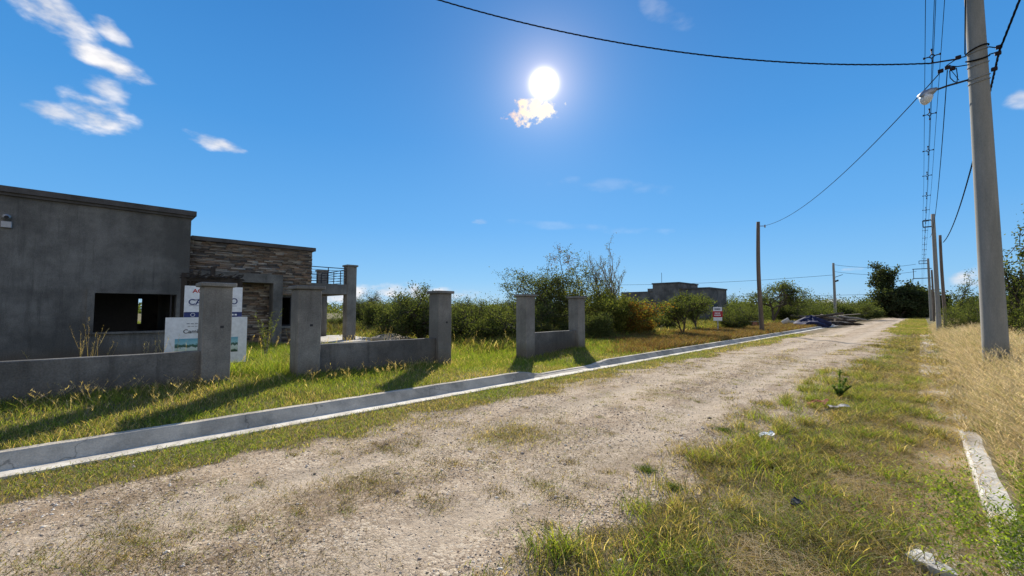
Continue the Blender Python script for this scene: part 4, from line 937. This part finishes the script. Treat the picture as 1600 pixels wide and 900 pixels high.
# flattened straw lying across the gutter
P_, ws = zone((-1.2, .34), (1.5, 22), 4600, 4, 1.3, lambda x, y: sstep(-1.2, -.4, x)*np.clip(fbm(x, y, 3, 1.1)*3-.75, .12, 1)*(1-.30*(np.abs(x-.02) < .12))*(.25+.75*kerbshow(x, y))); n = len(P_)
parts.append(blades(P_+[0, 0, .02], rng.uniform(.03, .06, n), rng.uniform(.003, .005, n)*ws, rng.uniform(3.0, 7.0, n), .6, pick(DRY+[(.5, .44, .33)], n), 3))
P_, ws = zone((-2.6, -.2), (1.5, 16), 900, 4, 1.3, lambda x, y: np.clip(fbm(x+60, y, 3, 1.2)*5-2.6, 0, 1)*veg_cover(x, y)); n = len(P_)   # dead brown mats
parts.append(blades(P_+[0, 0, .01], rng.uniform(.02, .06, n), rng.uniform(.003, .006, n)*ws, rng.uniform(1.5, 4.0, n), .6, pick(BROWN+BROWN+DRY[:1], n), 3))
P_, ws = zone((-2.2, .45), (40, 125), 420, 40, 1.0, lambda x, y: veg_cover(x, y)); n = len(P_)
parts.append(blades(P_, rng.uniform(.05, .14, n), rng.uniform(.02, .04, n)*ws, rng.uniform(.3, 1.2, n), .4, mixpal(n, 1.5, 1, 1, .4, np.clip(fbm(P_[:, 0], P_[:, 1], 3, .3)*1.6-.3, 0, 1)), 2))
# tufts of taller green
tc_ = scatter((-1.8, .1), (1.8, 14), 150); nn2 = 110; tr = rng.uniform(.04, .13, len(tc_))
P_ = np.repeat(tc_, nn2, 0)+rng.randn(len(tc_)*nn2, 2)*np.repeat(tr, nn2)[:, None]; P_ = np.column_stack([P_, ground_z(P_[:, 0], P_[:, 1])]); n = len(P_)
parts.append(blades(P_, rng.uniform(.08, .22, n), rng.uniform(.004, .007, n), rng.uniform(.3, 1.3, n), .4, mixpal(n, 2.5, 1, .6, .1, np.repeat(rng.rand(len(tc_)), nn2)), 3))
V_, F_, T_ = join(parts); tag(np_mesh('roadside_grass', V_, F_, M['grass'], tint=T_), 'matted green and straw coloured grass over the right road edge', 'grass', kind='stuff')

# dry golden grass beyond the right kerb
parts = []
P_, ws = zone((.30, 7.5), (1.5, 60), 3000, 5.5, 1.45, lambda x, y: np.clip(.4+fbm(x, y, 3, .8)*1.2, 0, 1)*np.clip((x-.22)*4, 0, 1)*kerbshow(x, y)); n = len(P_)
lush = np.exp(-(((P_[:, 0]-.7)/.7)**2+((P_[:, 1]-4.2)/1.3)**2)); tall = sstep(.45, .9, P_[:, 0])
h = rng.uniform(.14, .40, n)*(.40+.60*tall)*(.45+1.4*fbm(P_[:, 0], P_[:, 1], 3, 1.1))*(1-.45*lush)
loc = np.clip(1.15-1.3*lush-.5*np.clip(fbm(P_[:, 0]+31, P_[:, 1], 3, .5)-.55, 0, 1)*4, 0, 1)
azw = rng.vonmises(2.4, .25, n)
parts.append(blades(P_, h, rng.uniform(.004, .007, n)*ws, rng.uniform(.3, 1.5, n), .35, np.where((rng.rand(n) < loc)[:, None], pick(STRAW, n), mixpal(n, 2.2, .8, 1, .5, loc*.6)), 3, azw))
P_, ws = zone((.50, 7.0), (1.5, 34), 700, 5.5, 1.1, lambda x, y: np.clip((x-.5)*3, 0, 1)*(1-.8*np.exp(-(((x-.7)/.7)**2+((y-4.2)/1.3)**2)))*np.clip(fbm(x, y, 3, 1.1)*3-.8, .1, 1)); n = len(P_)
az_ = rng.vonmises(2.4, .3, n); h = rng.uniform(.22, .56, n)*np.where(P_[:, 0] < .8, .7, 1); ln = rng.uniform(.2, 1.1, n); c_ = pick(STRAW, n)
parts.append(blades(P_, h, .0035*ws, ln, 0, c_, 3, az_)); parts += plumes(P_, h, az_, ln, c_*1.18, 9, .12, .006)
V_, F_, T_ = join(parts); tag(np_mesh('dry_grass', V_, F_, M['straw'], tint=T_), 'tall golden dry grass around the thick concrete pole', 'grass', kind='stuff')

# broad leaved green weeds in the near right corner
def leafy(P, n_leaf, hmax, L, w, col):
    parts_ = []
    for k in range(n_leaf):
        m_ = len(P); hz = rng.uniform(.02, 1, m_)*hmax; q_ = P+np.column_stack([rng.randn(m_)*.02, rng.randn(m_)*.02, hz])
        parts_.append(blades(q_, L*rng.uniform(.25, .6, m_), np.full(m_, w)*rng.uniform(.6, 1.2, m_), rng.uniform(.8, 2.2, m_), .2, col*rng.uniform(.8, 1.2, (m_, 1)), 2))
    return parts_
P_, ws = zone((-.5, 2.0), (2.7, 6.4), 1500, 6, 0, lambda x, y: np.exp(-(((x-.7)/.55)**2+((y-4.5)/1.1)**2))*kerbshow(x, y)); n = len(P_)
V_, F_, T_ = join(leafy(P_, 7, .19, .05, .013, pick(GREEN+[(.22, .30, .06)], n)))
tag(np_mesh('leafy_weeds', V_, F_, M['grass'], tint=T_), 'low bright leafy weeds in the near right corner', 'weeds', kind='stuff')

SGX = [(.10, .125, .035), (.14, .15, .05), (.07, .09, .03), (.20, .18, .07), (.16, .11, .05)]
# reddish brown weeds between the far left kerb and the shrubs, and rough field cover beyond
parts = []
P_, ws = zone((-12.5, -7.0), (12.5, 60), 900, 18, 1.2, lambda x, y: np.clip(fbm(x, y, 3, .6)*2-.15, 0, 1)*sstep(12.5, 17, y+(fbm(x, y, 2, .8)-.5)*3)*np.clip(1-.9*((x < -8.7)&(y<17)),0,1)); n = len(P_)
parts.append(blades(P_, rng.uniform(.10, .34, n), rng.uniform(.012, .02, n)*ws, rng.uniform(.3, 1.2, n), .3, pick([(.15, .075, .04), (.20, .105, .055), (.11, .075, .04), (.14, .14, .05), (.26, .19, .10)], n), 2))
V_, F_, T_ = join(parts); tag(np_mesh('brown_weeds', V_, F_, M['grass'], tint=T_), 'reddish brown weeds behind the far kerb on the left', 'weeds', kind='stuff')
parts = []
P_, ws = zone((-60, -11), (9, 120), 90, 22, 1.0); n = len(P_)
parts.append(blades(P_, rng.uniform(.15, .5, n), rng.uniform(.03, .05, n)*ws, rng.uniform(.3, 1.0, n), .3, np.where((rng.rand(n) < .6)[:, None], pick(SGX, n), mixpal(n, 1.2, 1.2, .8, .4, np.clip(fbm(P_[:, 0], P_[:, 1], 3, .15)*1.6-.4, 0, 1))), 2))
P_, ws = zone((-34, -11.5), (11, 75), 120, 24, 1.1, lambda x, y: np.clip(fbm(x, y, 3, .35)*4-1.5, 0, 1)*sstep(-11.5, -13.5, x+(y > 26)*1.5)); n = len(P_)
parts.append(blades(P_, rng.uniform(.2, .8, n)*(.5+fbm(P_[:, 0], P_[:, 1], 2, .5)), rng.uniform(.02, .035, n)*ws, rng.uniform(.3, 1.0, n), .4, pick(SGX, n), 3))
P_, ws = zone((-60, -18), (-12, 9), 60, 22, 1.0, lambda x, y: ((x < -25) | (y > 9)).astype(float)); n = len(P_)
parts.append(blades(P_, rng.uniform(.15, .5, n), rng.uniform(.03, .05, n)*ws, rng.uniform(.3, 1.0, n), .3, pick(GREEN+DULL, n), 2))
P_, ws = zone((2.5, 45), (10, 120), 70, 22, 1.0); n = len(P_)
parts.append(blades(P_, rng.uniform(.15, .45, n), rng.uniform(.03, .05, n)*ws, rng.uniform(.3, 1.0, n), .3, mixpal(n, 1, 1, 1.5, .3, np.clip(fbm(P_[:, 0], P_[:, 1], 3, .2)*1.6-.4, 0, 1)), 2))
V_, F_, T_ = join(parts); tag(np_mesh('field_grass', V_, F_, M['grass'], tint=T_), 'rough grass of the open land behind the lots', 'grass', kind='stuff')

# ------------------------------------------------------------------ trees and shrubs
def skeleton(rs, trunks=4, levels=3, kids=(5, 5, 4), spread=.9, L0=1.0, shrink=.62, up=.25, wob=.25, r0=.05, tilt=(15, 45), first=.35):
    segs = []; tips = []
    def nrm(v): return v/np.linalg.norm(v)
    def grow(p, d, L, r, lv):
        n = 4 if lv < 2 else 3; pts = [p]; dirs = []; dd = d.copy()
        for k in range(n):
            dd = nrm(dd+rs.randn(3)*wob*.5+np.array([0, 0, up*.25])); pts.append(pts[-1]+dd*L/n); dirs.append(dd)
        rad = [r*(1-.5*k/n) for k in range(n+1)]
        segs.append((pts, rad, lv))
        if lv >= levels: tips.append((pts[0], pts[-1])); return
        for c in range(kids[lv]):
            t = first+(1-first)*(c+rs.rand()*.8)/kids[lv] if lv > 0 or first > 0 else rs.rand()
            t = min(t, 1); f = t*n; i = min(int(f), n-1); q_ = pts[i]+(pts[i+1]-pts[i])*(f-i)
            side = rs.randn(3); side -= side@dirs[i]*dirs[i]; side = nrm(side)
            grow(q_, nrm(dirs[i]*(1-spread*.5)+side*spread+np.array([0, 0, up])), L*shrink*rs.uniform(.75, 1.2), r*.55, lv+1)
        tips.append((pts[-2], pts[-1]))
    for k in range(trunks):
        a = 2*math.pi*(k+rs.rand()*.6)/trunks; t = R(rs.uniform(*tilt)); grow(np.array([rs.randn()*.05, rs.randn()*.05, 0.]), np.array([math.cos(a)*math.sin(t), math.sin(a)*math.sin(t), math.cos(t)]), L0*rs.uniform(.55, 1.35), r0, 0)
    return segs, tips
def make_tree(rs, W, Hh, pal, leaf=.07, per=26, jit=.16, bark='bark', elong=1.8, palw=None, clump=0.5, branch_r=.05, dead=0.0, mesh_name='tree', tone=None, **kw):
    """two meshes (branches, leaves) scaled to W wide, Hh tall"""
    segs, tips = skeleton(rs, r0=branch_r/1.0, **kw)
    allp = np.array([p for s_ in segs for p in s_[0]]); mx = np.percentile(np.hypot(allp[:, 0], allp[:, 1]), 97); mz = allp[:, 2].max()
    S_ = np.array([W/2/mx, W/2/mx, Hh/mz])*.97
    mb = MB()
    for pts, rad, lv in segs:
        mb.tube([p*S_ for p in pts], [max(r_, .006) for r_ in rad], 6 if lv == 0 else (5 if lv == 1 else 3), cap=False)
    n = len(tips); tp0 = np.array([t[0] for t in tips])*S_; tp1 = np.array([t[1] for t in tips])*S_
    if dead > 0: kp = rs.rand(n) > dead; tp0 = tp0[kp]; tp1 = tp1[kp]; n = len(tp0)
    t = rs.rand(n, per, 1)*1.15; c_ = tp0[:, None]*(1-t)+tp1[:, None]*t+rs.randn(n, per, 3)*jit
    pal_ = np.array(pal); tc2 = pal_[rs.choice(len(pal_), n, p=palw)]; col = tc2[:, None]*(1-clump)+pal_[rs.choice(len(pal_), (n, per), p=palw)]*clump; col = col*rs.uniform(.7, 1.3, (n, per, 1))
    if tone is not None: col = tone(c_, col)
    c_ = c_.reshape(-1, 3); col = col.reshape(-1, 3); m_ = len(c_)
    c_[:, 2] = np.maximum(c_[:, 2], .03)
    a = rs.randn(m_, 3); a /= np.linalg.norm(a, axis=1)[:, None]; b_ = rs.randn(m_, 3); b_ -= (b_*a).sum(1)[:, None]*a; b_ /= np.linalg.norm(b_, axis=1)[:, None]
    s_ = leaf*rs.uniform(.6, 1.4, (m_, 1)); v = np.stack([c_-a*s_*elong*.5, c_+b_*s_*.5, c_+a*s_*elong*.5, c_-b_*s_*.5], 1)
    return mb, (v.reshape(-1, 3), np.arange(m_*4).reshape(-1, 4), np.repeat(col, 4, 0))
def plant(name, loc, rs, label, cat, group=None, bark='bark', rz=0.0, **kw):
    e_ = empty(name, (loc[0], loc[1], loc[2]), label, cat, group, rz=rz)
    mb, (v, f, t) = make_tree(rs, bark=bark, **kw)
    mb.build('trunk' if cat == 'tree' else 'branches', M[bark], e_, False)
    if len(v): np_mesh('crown' if cat == 'tree' else 'foliage', v, f, M['leaf'], tint=t, parent=e_)
    return e_
def copy_plant(src, loc, label, rz, s_=(1, 1, 1)):
    c_ = src.copy(); COL.objects.link(c_); c_.location = loc; c_.rotation_euler = (0, 0, rz); c_.scale = s_; c_['label'] = label
    for ch in src.children: d_ = ch.copy(); COL.objects.link(d_); d_.parent = c_
    return c_
SG = [(.075, .100, .032), (.10, .125, .04), (.135, .155, .05), (.055, .075, .03), (.17, .18, .065)]
SY = [(.12, .14, .035), (.09, .115, .03), (.16, .17, .05), (.07, .09, .03)]
SD = [(.045, .062, .026), (.065, .08, .035), (.035, .048, .022), (.085, .095, .045)]
RS = np.random.RandomState
shr = dict(trunks=6, levels=3, kids=(6, 5, 4), spread=.85, shrink=.60, up=.22, wob=.35, tilt=(10, 62), first=.15)
# shrub prototypes: they stand in the picture themselves and are copied along the lot
G1 = 'scrub bushes growing behind the lots'
def pxz(px_, r_, z=.2): q_ = at(px_, 487, r_); return (q_[0], q_[1], z)
ptop = lambda y_, px_, r_: float(at(px_, y_, r_)[2])
base_shrubs = [
    plant('scrub_bush', pxz(655, 19), RS(1), 'tall dark green bush rising directly left of the third pillar', 'bush', G1, W=3.3, Hh=2.7, pal=SD+SG, leaf=.045, per=20, jit=.13, **shr),
    plant('scrub_bush', pxz(620, 22), RS(2), 'rounded dark bush behind the sand heap', 'bush', G1, W=3.3, Hh=2.35, pal=SG, leaf=.045, per=17, jit=.13, **shr),
    plant('scrub_bush', pxz(768, 20), RS(3), 'broad green bush between the third and fourth pillars', 'bush', G1, W=3.9, Hh=2.25, pal=SG+SY, leaf=.043, per=15, jit=.14, **shr),
    plant('scrub_bush', pxz(722, 22), RS(4), 'loose grey green bush just right of the third pillar', 'bush', G1, W=2.8, Hh=2.2, pal=SG, leaf=.045, per=14, jit=.12, **shr),
]
def cp(k, px_, r_, topy, wpx, label, rz, z=.2):
    src = base_shrubs[k]; loc = pxz(px_, r_, z); d = ray(px_, 487); Z_ = r_*float(np.dot(np.array([d[0], d[1]])/math.hypot(d[0], d[1]), FW[:2]/np.linalg.norm(FW[:2])))
    hgt_ = ptop(topy, px_, r_)-z; wid = wpx*Z_/F*Z_/r_*1.15; hz = [2.7, 2.35, 2.25, 2.2][k]; wz = [3.3, 3.3, 3.9, 2.8][k]
    return copy_plant(src, loc, label, rz, (wid/wz, wid/wz, hgt_/hz))
cp(1, 592, 30, 461, 60, 'dark bush just right of the terrace column', .9)
cp(3, 573, 42, 462, 50, 'small bush seen close beside the terrace column edge', 2.1)
cp(0, 528, 33, 492, 50, 'low dark bush seen under the terrace between its columns', 1.4)
cp(2, 745, 36, 470, 90, 'farther bush behind the gap between third and fourth pillars', 2.6)
cp(2, 800, 22, 462, 80, 'bush at the left foot of the big thorny tree', 4.0)
cp(1, 930, 21, 478, 60, 'low bush just right of the fifth pillar', 3.3)
cp(0, 700, 44, 468, 70, 'distant bush peeping over behind the third pillar', 5.0)
cp(2, 1146, 36, 468, 62, 'dark green bush just right of the red and white sign', .4)
cp(1, 1015, 36, 478, 60, 'low bush below the distant house, left of the slender young trees', 5.4)
cp(3, 893, 24, 492, 50, 'low bush between the fourth and fifth pillars', 2.2)
cp(0, 846, 21, 500, 34, 'smallest bush just right of the fourth pillar', 1.3)
cp(3, 1040, 33, 490, 40, 'low bush left of the slender young trees', 3.1)
cp(3, 1168, 44, 476, 50, 'pale bush behind the plank bench', 1.1)
cp(0, 1232, 62, 470, 60, 'dark bush at the right foot of the round tree', 2.2)
cp(2, 1268, 72, 470, 80, 'green bush behind the blue tarpaulin', 3.9)
cp(1, 1320, 84, 468, 70, 'rounded bush right of the thin grey pole', .2)
cp(3, 1355, 92, 470, 60, 'bush below the tall dark tree', 2.8)
cp(2, 1290, 100, 462, 90, 'far bush behind the thin grey pole', 4.4)
cp(1, 1190, 90, 468, 90, 'far bush seen behind the crooked wooden pole', 1.9)
cp(2, 1508, 34, 468, 62, 'yellow green bush filling the gap left of the thick pole', 5.1, .3)
cp(0, 1530, 46, 462, 60, 'dark green bush half hidden behind the thick pole', 3.0, .3)
cp(2, 1590, 24, 440, 70, 'dense green bush at the right edge behind the thick pole', .7, .3)
cp(1, 1570, 30, 470, 60, 'green bush touching the right side of the thick pole', 2.4, .3)
cp(0, 1640, 19, 430, 90, 'large bush cut by the right edge of the view', 1.2, .3)
cp(3, 1488, 60, 478, 30, 'small bush behind the first wooden pole', 1.2, .3)
cp(1, 1510, 75, 470, 50, 'far rounded bush on the right, beyond the yellow green one', 1.2, .3)

# big thorny tree: see-through crown, bare twigs outside, brown seed pods inside
def pods(c_, col):
    m_ = (np.linalg.norm((c_-np.array([.5, .5, 5.0]))/np.array([1.6, 1.6, 1.1]), axis=-1) < 1)[..., None]
    return np.where(m_ & (rng.rand(*c_.shape[:2], 1) < .75), np.array([.13, .075, .04]), col)
tl = pxz(860, 26.5)
big_t = plant('thorn_tree', tl, RS(7), 'big open crowned thorny tree with bare outer twigs, behind the fourth and fifth pillars', 'tree', None, W=8.6, Hh=5.7, pal=SG+[(.075, .085, .045)], leaf=.055, per=14, jit=.13, trunks=6, levels=4, kids=(5, 4, 4, 3), spread=.95, shrink=.62, up=.20, wob=.35, tilt=(12, 55), first=.25, branch_r=.085, tone=pods, dead=.08)
# slender tree with almost bare upright branches
sl = pxz(957, 28)
plant('bare_tree', sl, RS(9), 'slender upright tree with nearly bare pale branches', 'tree', None, bark='bark_pale', W=3.4, Hh=6.5, pal=[(.16, .15, .09), (.10, .10, .05)], leaf=.04, per=12, jit=.07, trunks=9, levels=2, kids=(9, 4), spread=.30, shrink=.34, up=.5, wob=.12, tilt=(2, 17), first=.2, branch_r=.04)
YL = [(.20, .21, .045), (.15, .175, .04), (.26, .23, .06), (.10, .12, .03)]
def autumn(c_, col):
    m_ = (c_[..., 0:1] > .5) & (c_[..., 2:3] < 1.9) & (rng.rand(*c_.shape[:2], 1) < .5)
    return np.where(m_, np.array([.26, .13, .03])*np.ones(3), col)
plant('yellowing_bush', pxz(962, 24.5), RS(10), 'large yellow green bush with orange tinged leaves at the foot of the bare tree', 'bush', None, W=4.4, Hh=3.2, pal=YL+YL+SG[:1], leaf=.055, per=34, jit=.15, tone=autumn, rz=R(40), **shr)
plant('orange_bush', pxz(1003, 27), RS(13), 'small orange brown bush right of the yellow green one', 'bush', None, W=1.9, Hh=1.4, pal=[(.28, .14, .035), (.20, .12, .04), (.13, .12, .04)], leaf=.05, per=16, jit=.10, **shr)
yt = dict(trunks=2, levels=3, kids=(8, 5, 4), spread=.75, shrink=.52, up=.25, wob=.3, tilt=(3, 16), first=.22)
plant('young_tree', pxz(1066, 27), RS(14), 'slender young green tree in front of the distant house, the left of two', 'tree', 'young trees before the distant house', W=3.1, Hh=2.65, pal=SG+SY, leaf=.05, per=15, jit=.12, **yt)
plant('young_tree', pxz(1089, 33.5), RS(15), 'slender young green tree just left of the red and white sign', 'tree', 'young trees before the distant house', W=2.3, Hh=2.7, pal=SG+SY, leaf=.05, per=15, jit=.12, **yt)
plant('round_tree', pxz(1208, 58), RS(16), 'round crowned shade tree on a dark forked trunk, beside the crooked wooden pole', 'tree', None, W=6.6, Hh=5.0, pal=SG, leaf=.09, per=9, jit=.20, trunks=2, levels=4, kids=(5, 4, 4, 3), spread=1.0, shrink=.66, up=.10, wob=.25, tilt=(6, 22), first=.62, branch_r=.15, L0=1.6)
plant('eucalyptus_tree', pxz(1383, 120), RS(17), 'tall dark tree with clumped crown above the end of the scrub', 'tree', None, W=6.6, Hh=12.2, pal=SD, leaf=.24, per=12, jit=.36, trunks=2, levels=3, kids=(8, 5, 3), spread=.75, shrink=.42, up=.3, wob=.25, tilt=(2, 14), first=.35, branch_r=.25)
plant('dark_tree', pxz(1425, 128), RS(18), 'broad dark tree closing the end of the gravel road', 'tree', None, W=9, Hh=8.0, pal=SD, leaf=.28, per=26, jit=.45, trunks=5, levels=3, kids=(6, 5, 4), spread=.85, shrink=.6, up=.2, wob=.3, tilt=(10, 55), first=.15, branch_r=.2)
plant('dark_tree', pxz(1404, 118), RS(28), 'low dark tree between the tall dark tree and the road end', 'tree', None, W=8, Hh=6.2, pal=SD, leaf=.26, per=26, jit=.45, trunks=5, levels=3, kids=(6, 5, 4), spread=.85, shrink=.6, up=.2, wob=.3, tilt=(10, 55), first=.15, branch_r=.2)
plant('dark_tree', pxz(1441, 135), RS(29), 'dark tree straight ahead behind the farthest poles', 'tree', None, W=8, Hh=7.5, pal=SD, leaf=.28, per=26, jit=.45, trunks=5, levels=3, kids=(6, 5, 4), spread=.85, shrink=.6, up=.2, wob=.3, tilt=(10, 55), first=.15, branch_r=.2)
plant('thorn_tree', pxz(1500, 52, .3), RS(19), 'small thin thorny tree behind the wooden poles on the right', 'tree', None, W=2.8, Hh=4.8, pal=SG, leaf=.07, per=6, jit=.14, trunks=3, levels=3, kids=(6, 4, 4), spread=.9, shrink=.6, up=.2, wob=.35, tilt=(10, 40), first=.3)
plant('thorn_tree', pxz(1650, 21, .3), RS(20), 'leaning thorny tree reaching in from the right edge of the view', 'tree', None, W=2.6, Hh=5.1, pal=SG+[(.08, .095, .045)], leaf=.05, per=9, jit=.11, trunks=4, levels=4, kids=(5, 4, 4, 3), spread=.95, shrink=.62, up=.15, wob=.35, tilt=(15, 50), first=.3, branch_r=.09)
plant('thorn_tree', pxz(578, 40), RS(22), 'small grey thorny tree above the bushes near the terrace', 'tree', None, W=4.2, Hh=3.4, pal=[(.08, .09, .05), (.06, .07, .035)], leaf=.05, per=8, jit=.12, trunks=4, levels=3, kids=(6, 5, 4), spread=.9, shrink=.6, up=.2, wob=.3, tilt=(10, 45), first=.25)
plant('thorn_tree', pxz(642, 32), RS(23), 'thin twiggy tree rising over the dark bush left of the third pillar', 'tree', None, W=5.0, Hh=3.5, pal=[(.07, .085, .04), (.06, .07, .03)], leaf=.05, per=7, jit=.12, trunks=5, levels=3, kids=(6, 5, 4), spread=.9, shrink=.6, up=.2, wob=.3, tilt=(10, 50), first=.25)
# tall willowy weed in front of the entrance
wv = [(.12, .16, .035), (.16, .20, .05), (.10, .12, .03)]
e_ = empty('tall_weed', (-12.5, 3.35, .28), 'tall willowy weed with narrow leaves in front of the entrance portal', 'plant')
rs = RS(31); mb = MB(); parts = []
for k in range(9):
    a = rs.uniform(0, 6.28); hh_ = rs.uniform(.8, 1.4); dx_, dy_ = math.cos(a)*rs.uniform(.1, .4), math.sin(a)*rs.uniform(.1, .4)
    pts = [np.array([dx_*t**1.4, dy_*t**1.4, hh_*t]) for t in np.linspace(0, 1, 7)]; mb.tube(pts, [.008*(1-.7*t) for t in np.linspace(0, 1, 7)], 4)
    m_ = 34; t = rs.uniform(.25, 1, m_); P_ = np.stack([dx_*t**1.4, dy_*t**1.4, hh_*t], -1)
    parts.append(blades(P_, rs.uniform(.05, .09, m_), np.full(m_, .018), rs.uniform(1.2, 2.2, m_), .5, np.array(wv)[rs.randint(0, 3, m_)], 3))
mb.build('stem', M['bark_pale'], e_); V_, F_, T_ = join(parts); np_mesh('leaves', V_, F_, M['grass'], tint=T_, parent=e_)
# weed at the gravel edge
q = onz(1312, 622, .03); e_ = empty('roadside_weed', (q[0], q[1], .03), 'single upright dark green weed at the right edge of the gravel', 'plant')
mb = MB(); parts = []
for k in range(5):
    a = rs.uniform(0, 6.28); hh_ = [.52, .34, .22, .2, .18][k]; o_ = .04 if k == 0 else .16; dx_, dy_ = math.cos(a)*o_, math.sin(a)*o_
    pts = [np.array([dx_*t**1.4, dy_*t**1.4, hh_*t]) for t in np.linspace(0, 1, 5)]; mb.tube(pts, .0035, 4)
    m_ = 110; t = rs.uniform(.05, 1, m_); P_ = np.stack([dx_*t**1.4, dy_*t**1.4, hh_*t], -1)
    parts.append(blades(P_, rs.uniform(.03, .06, m_), np.full(m_, .022), rs.uniform(1.0, 2.2, m_), .5, np.array([(.09, .16, .04), (.12, .20, .05)])[rs.randint(0, 2, m_)], 3))
mb.build('stem', M['bark'], e_); V_, F_, T_ = join(parts); np_mesh('leaves', V_, F_, M['grass'], tint=T_, parent=e_)
for (px_, py_, lab) in ((1010, 742, 'small dark green grass tuft alone on the gravel'), (1052, 770, 'smaller green tuft right of the lone tuft on the gravel'), (1132, 678, 'flat green tuft at the gravel edge left of the paper scrap')):
    q = onz(px_, py_); n = 260; P_ = np.column_stack([rng.randn(n)*.055, rng.randn(n)*.04, np.zeros(n)])
    v, f, t = blades(P_, rng.uniform(.03, .07, n), rng.uniform(.003, .006, n), rng.uniform(.4, 1.5, n), .4, pick([(.06, .11, .025), (.10, .15, .03)], n)); o = np_mesh('grass_tuft', v, f, M['grass'], tint=t); o.location = (q[0], q[1], float(ground_z(q[0], q[1]))); tag(o, lab, 'grass tuft', 'lone green tufts on the gravel')

# far scrub that reads as one mass
def thicket(name, blobs, label, leaf, seed, pal):
    rs_ = RS(seed); Vv = []; Cc = []
    for (x, y, w_, h_, n_) in blobs:
        d_ = rs_.randn(n_, 3); d_ /= np.linalg.norm(d_, axis=1)[:, None]; r_ = rs_.rand(n_, 1)**.35
        c_ = d_*r_*[w_/2, w_/2, h_*.62]*(1+.35*np.sin(d_[:, :1]*7+x)*np.cos(d_[:, 1:2]*9+y)); c_[:, 2] = np.abs(c_[:, 2]+h_*.38); c_ += [x, y, .1]
        Vv.append(c_); p_ = np.array(pal)[rs_.randint(len(pal))]; Cc.append((p_*.6+np.array(pal)[rs_.randint(0, len(pal), n_)]*.4)*rs_.uniform(.7, 1.3, (n_, 1)))
    c_ = np.concatenate(Vv); col = np.concatenate(Cc); m_ = len(c_)
    a = rs_.randn(m_, 3); a /= np.linalg.norm(a, axis=1)[:, None]; b_ = rs_.randn(m_, 3); b_ -= (b_*a).sum(1)[:, None]*a; b_ /= np.linalg.norm(b_, axis=1)[:, None]
    dd = np.hypot(c_[:, 0], c_[:, 1])[:, None]; s_ = leaf*rs_.uniform(.5, 1.5, (m_, 1))*np.clip(dd/60, .6, 3)
    v = np.stack([c_-a*s_, c_+b_*s_*.55, c_+a*s_, c_-b_*s_*.55], 1)
    o = np_mesh(name, v.reshape(-1, 3), np.arange(m_*4).reshape(-1, 4), M['leaf'], tint=np.repeat(col, 4, 0)); tag(o, label, 'scrub', kind='stuff')
rt_ = random.Random(77); bl = []
for k in range(210):     # left side of the road
    px_ = rt_.uniform(540, 1425); r_ = rt_.uniform(40, 75) if px_ < 960 else rt_.uniform(62, 150)
    q_ = at(px_, 487, r_)
    if q_[0] > -9.5 and q_[1] < 125: continue
    if -36 < q_[0] < -19 and 54 < q_[1] < 68: continue
    h_ = min(rt_.uniform(2.0, 3.4)*(1+max(0, r_-60)/80), ptop(rt_.uniform(456, 470) if px_ > 960 else rt_.uniform(458, 474), px_, r_)); bl.append((q_[0], q_[1], rt_.uniform(3, 6)*(1+r_/120), h_, 700))
thicket('scrub_thicket', bl, 'dense low scrub filling the land left of the road', .085, 3, SG+SD)
bl = []
for k in range(60):
    px_ = rt_.uniform(1360, 1475); r_ = rt_.uniform(128, 170); q_ = at(px_, 487, r_); bl.append((q_[0], q_[1], 8, rt_.uniform(3.5, 6.0), 500))
for k in range(70):
    px_ = rt_.uniform(1478, 1720); r_ = rt_.uniform(36, 110); q_ = at(px_, 487, r_)
    if q_[0] < 3.5: continue
    bl.append((q_[0], q_[1], rt_.uniform(3, 5), rt_.uniform(1.8, 3.0)*(1+max(0, r_-50)/90), 700))
thicket('scrub_thicket', bl, 'dense green scrub to the right of and behind the end of the road', .085, 4, SG+SY[:2]+SD)
bl = []
for k in range(150):
    a = R(rt_.uniform(-110, 60)); r_ = rt_.uniform(200, 420); bl.append((math.sin(a)*r_, math.cos(a)*r_, rt_.uniform(14, 26), rt_.uniform(4, 6.5)*r_/260, 300))
thicket('far_woodland', bl, 'far line of low woodland along the horizon', .22, 5, SG)
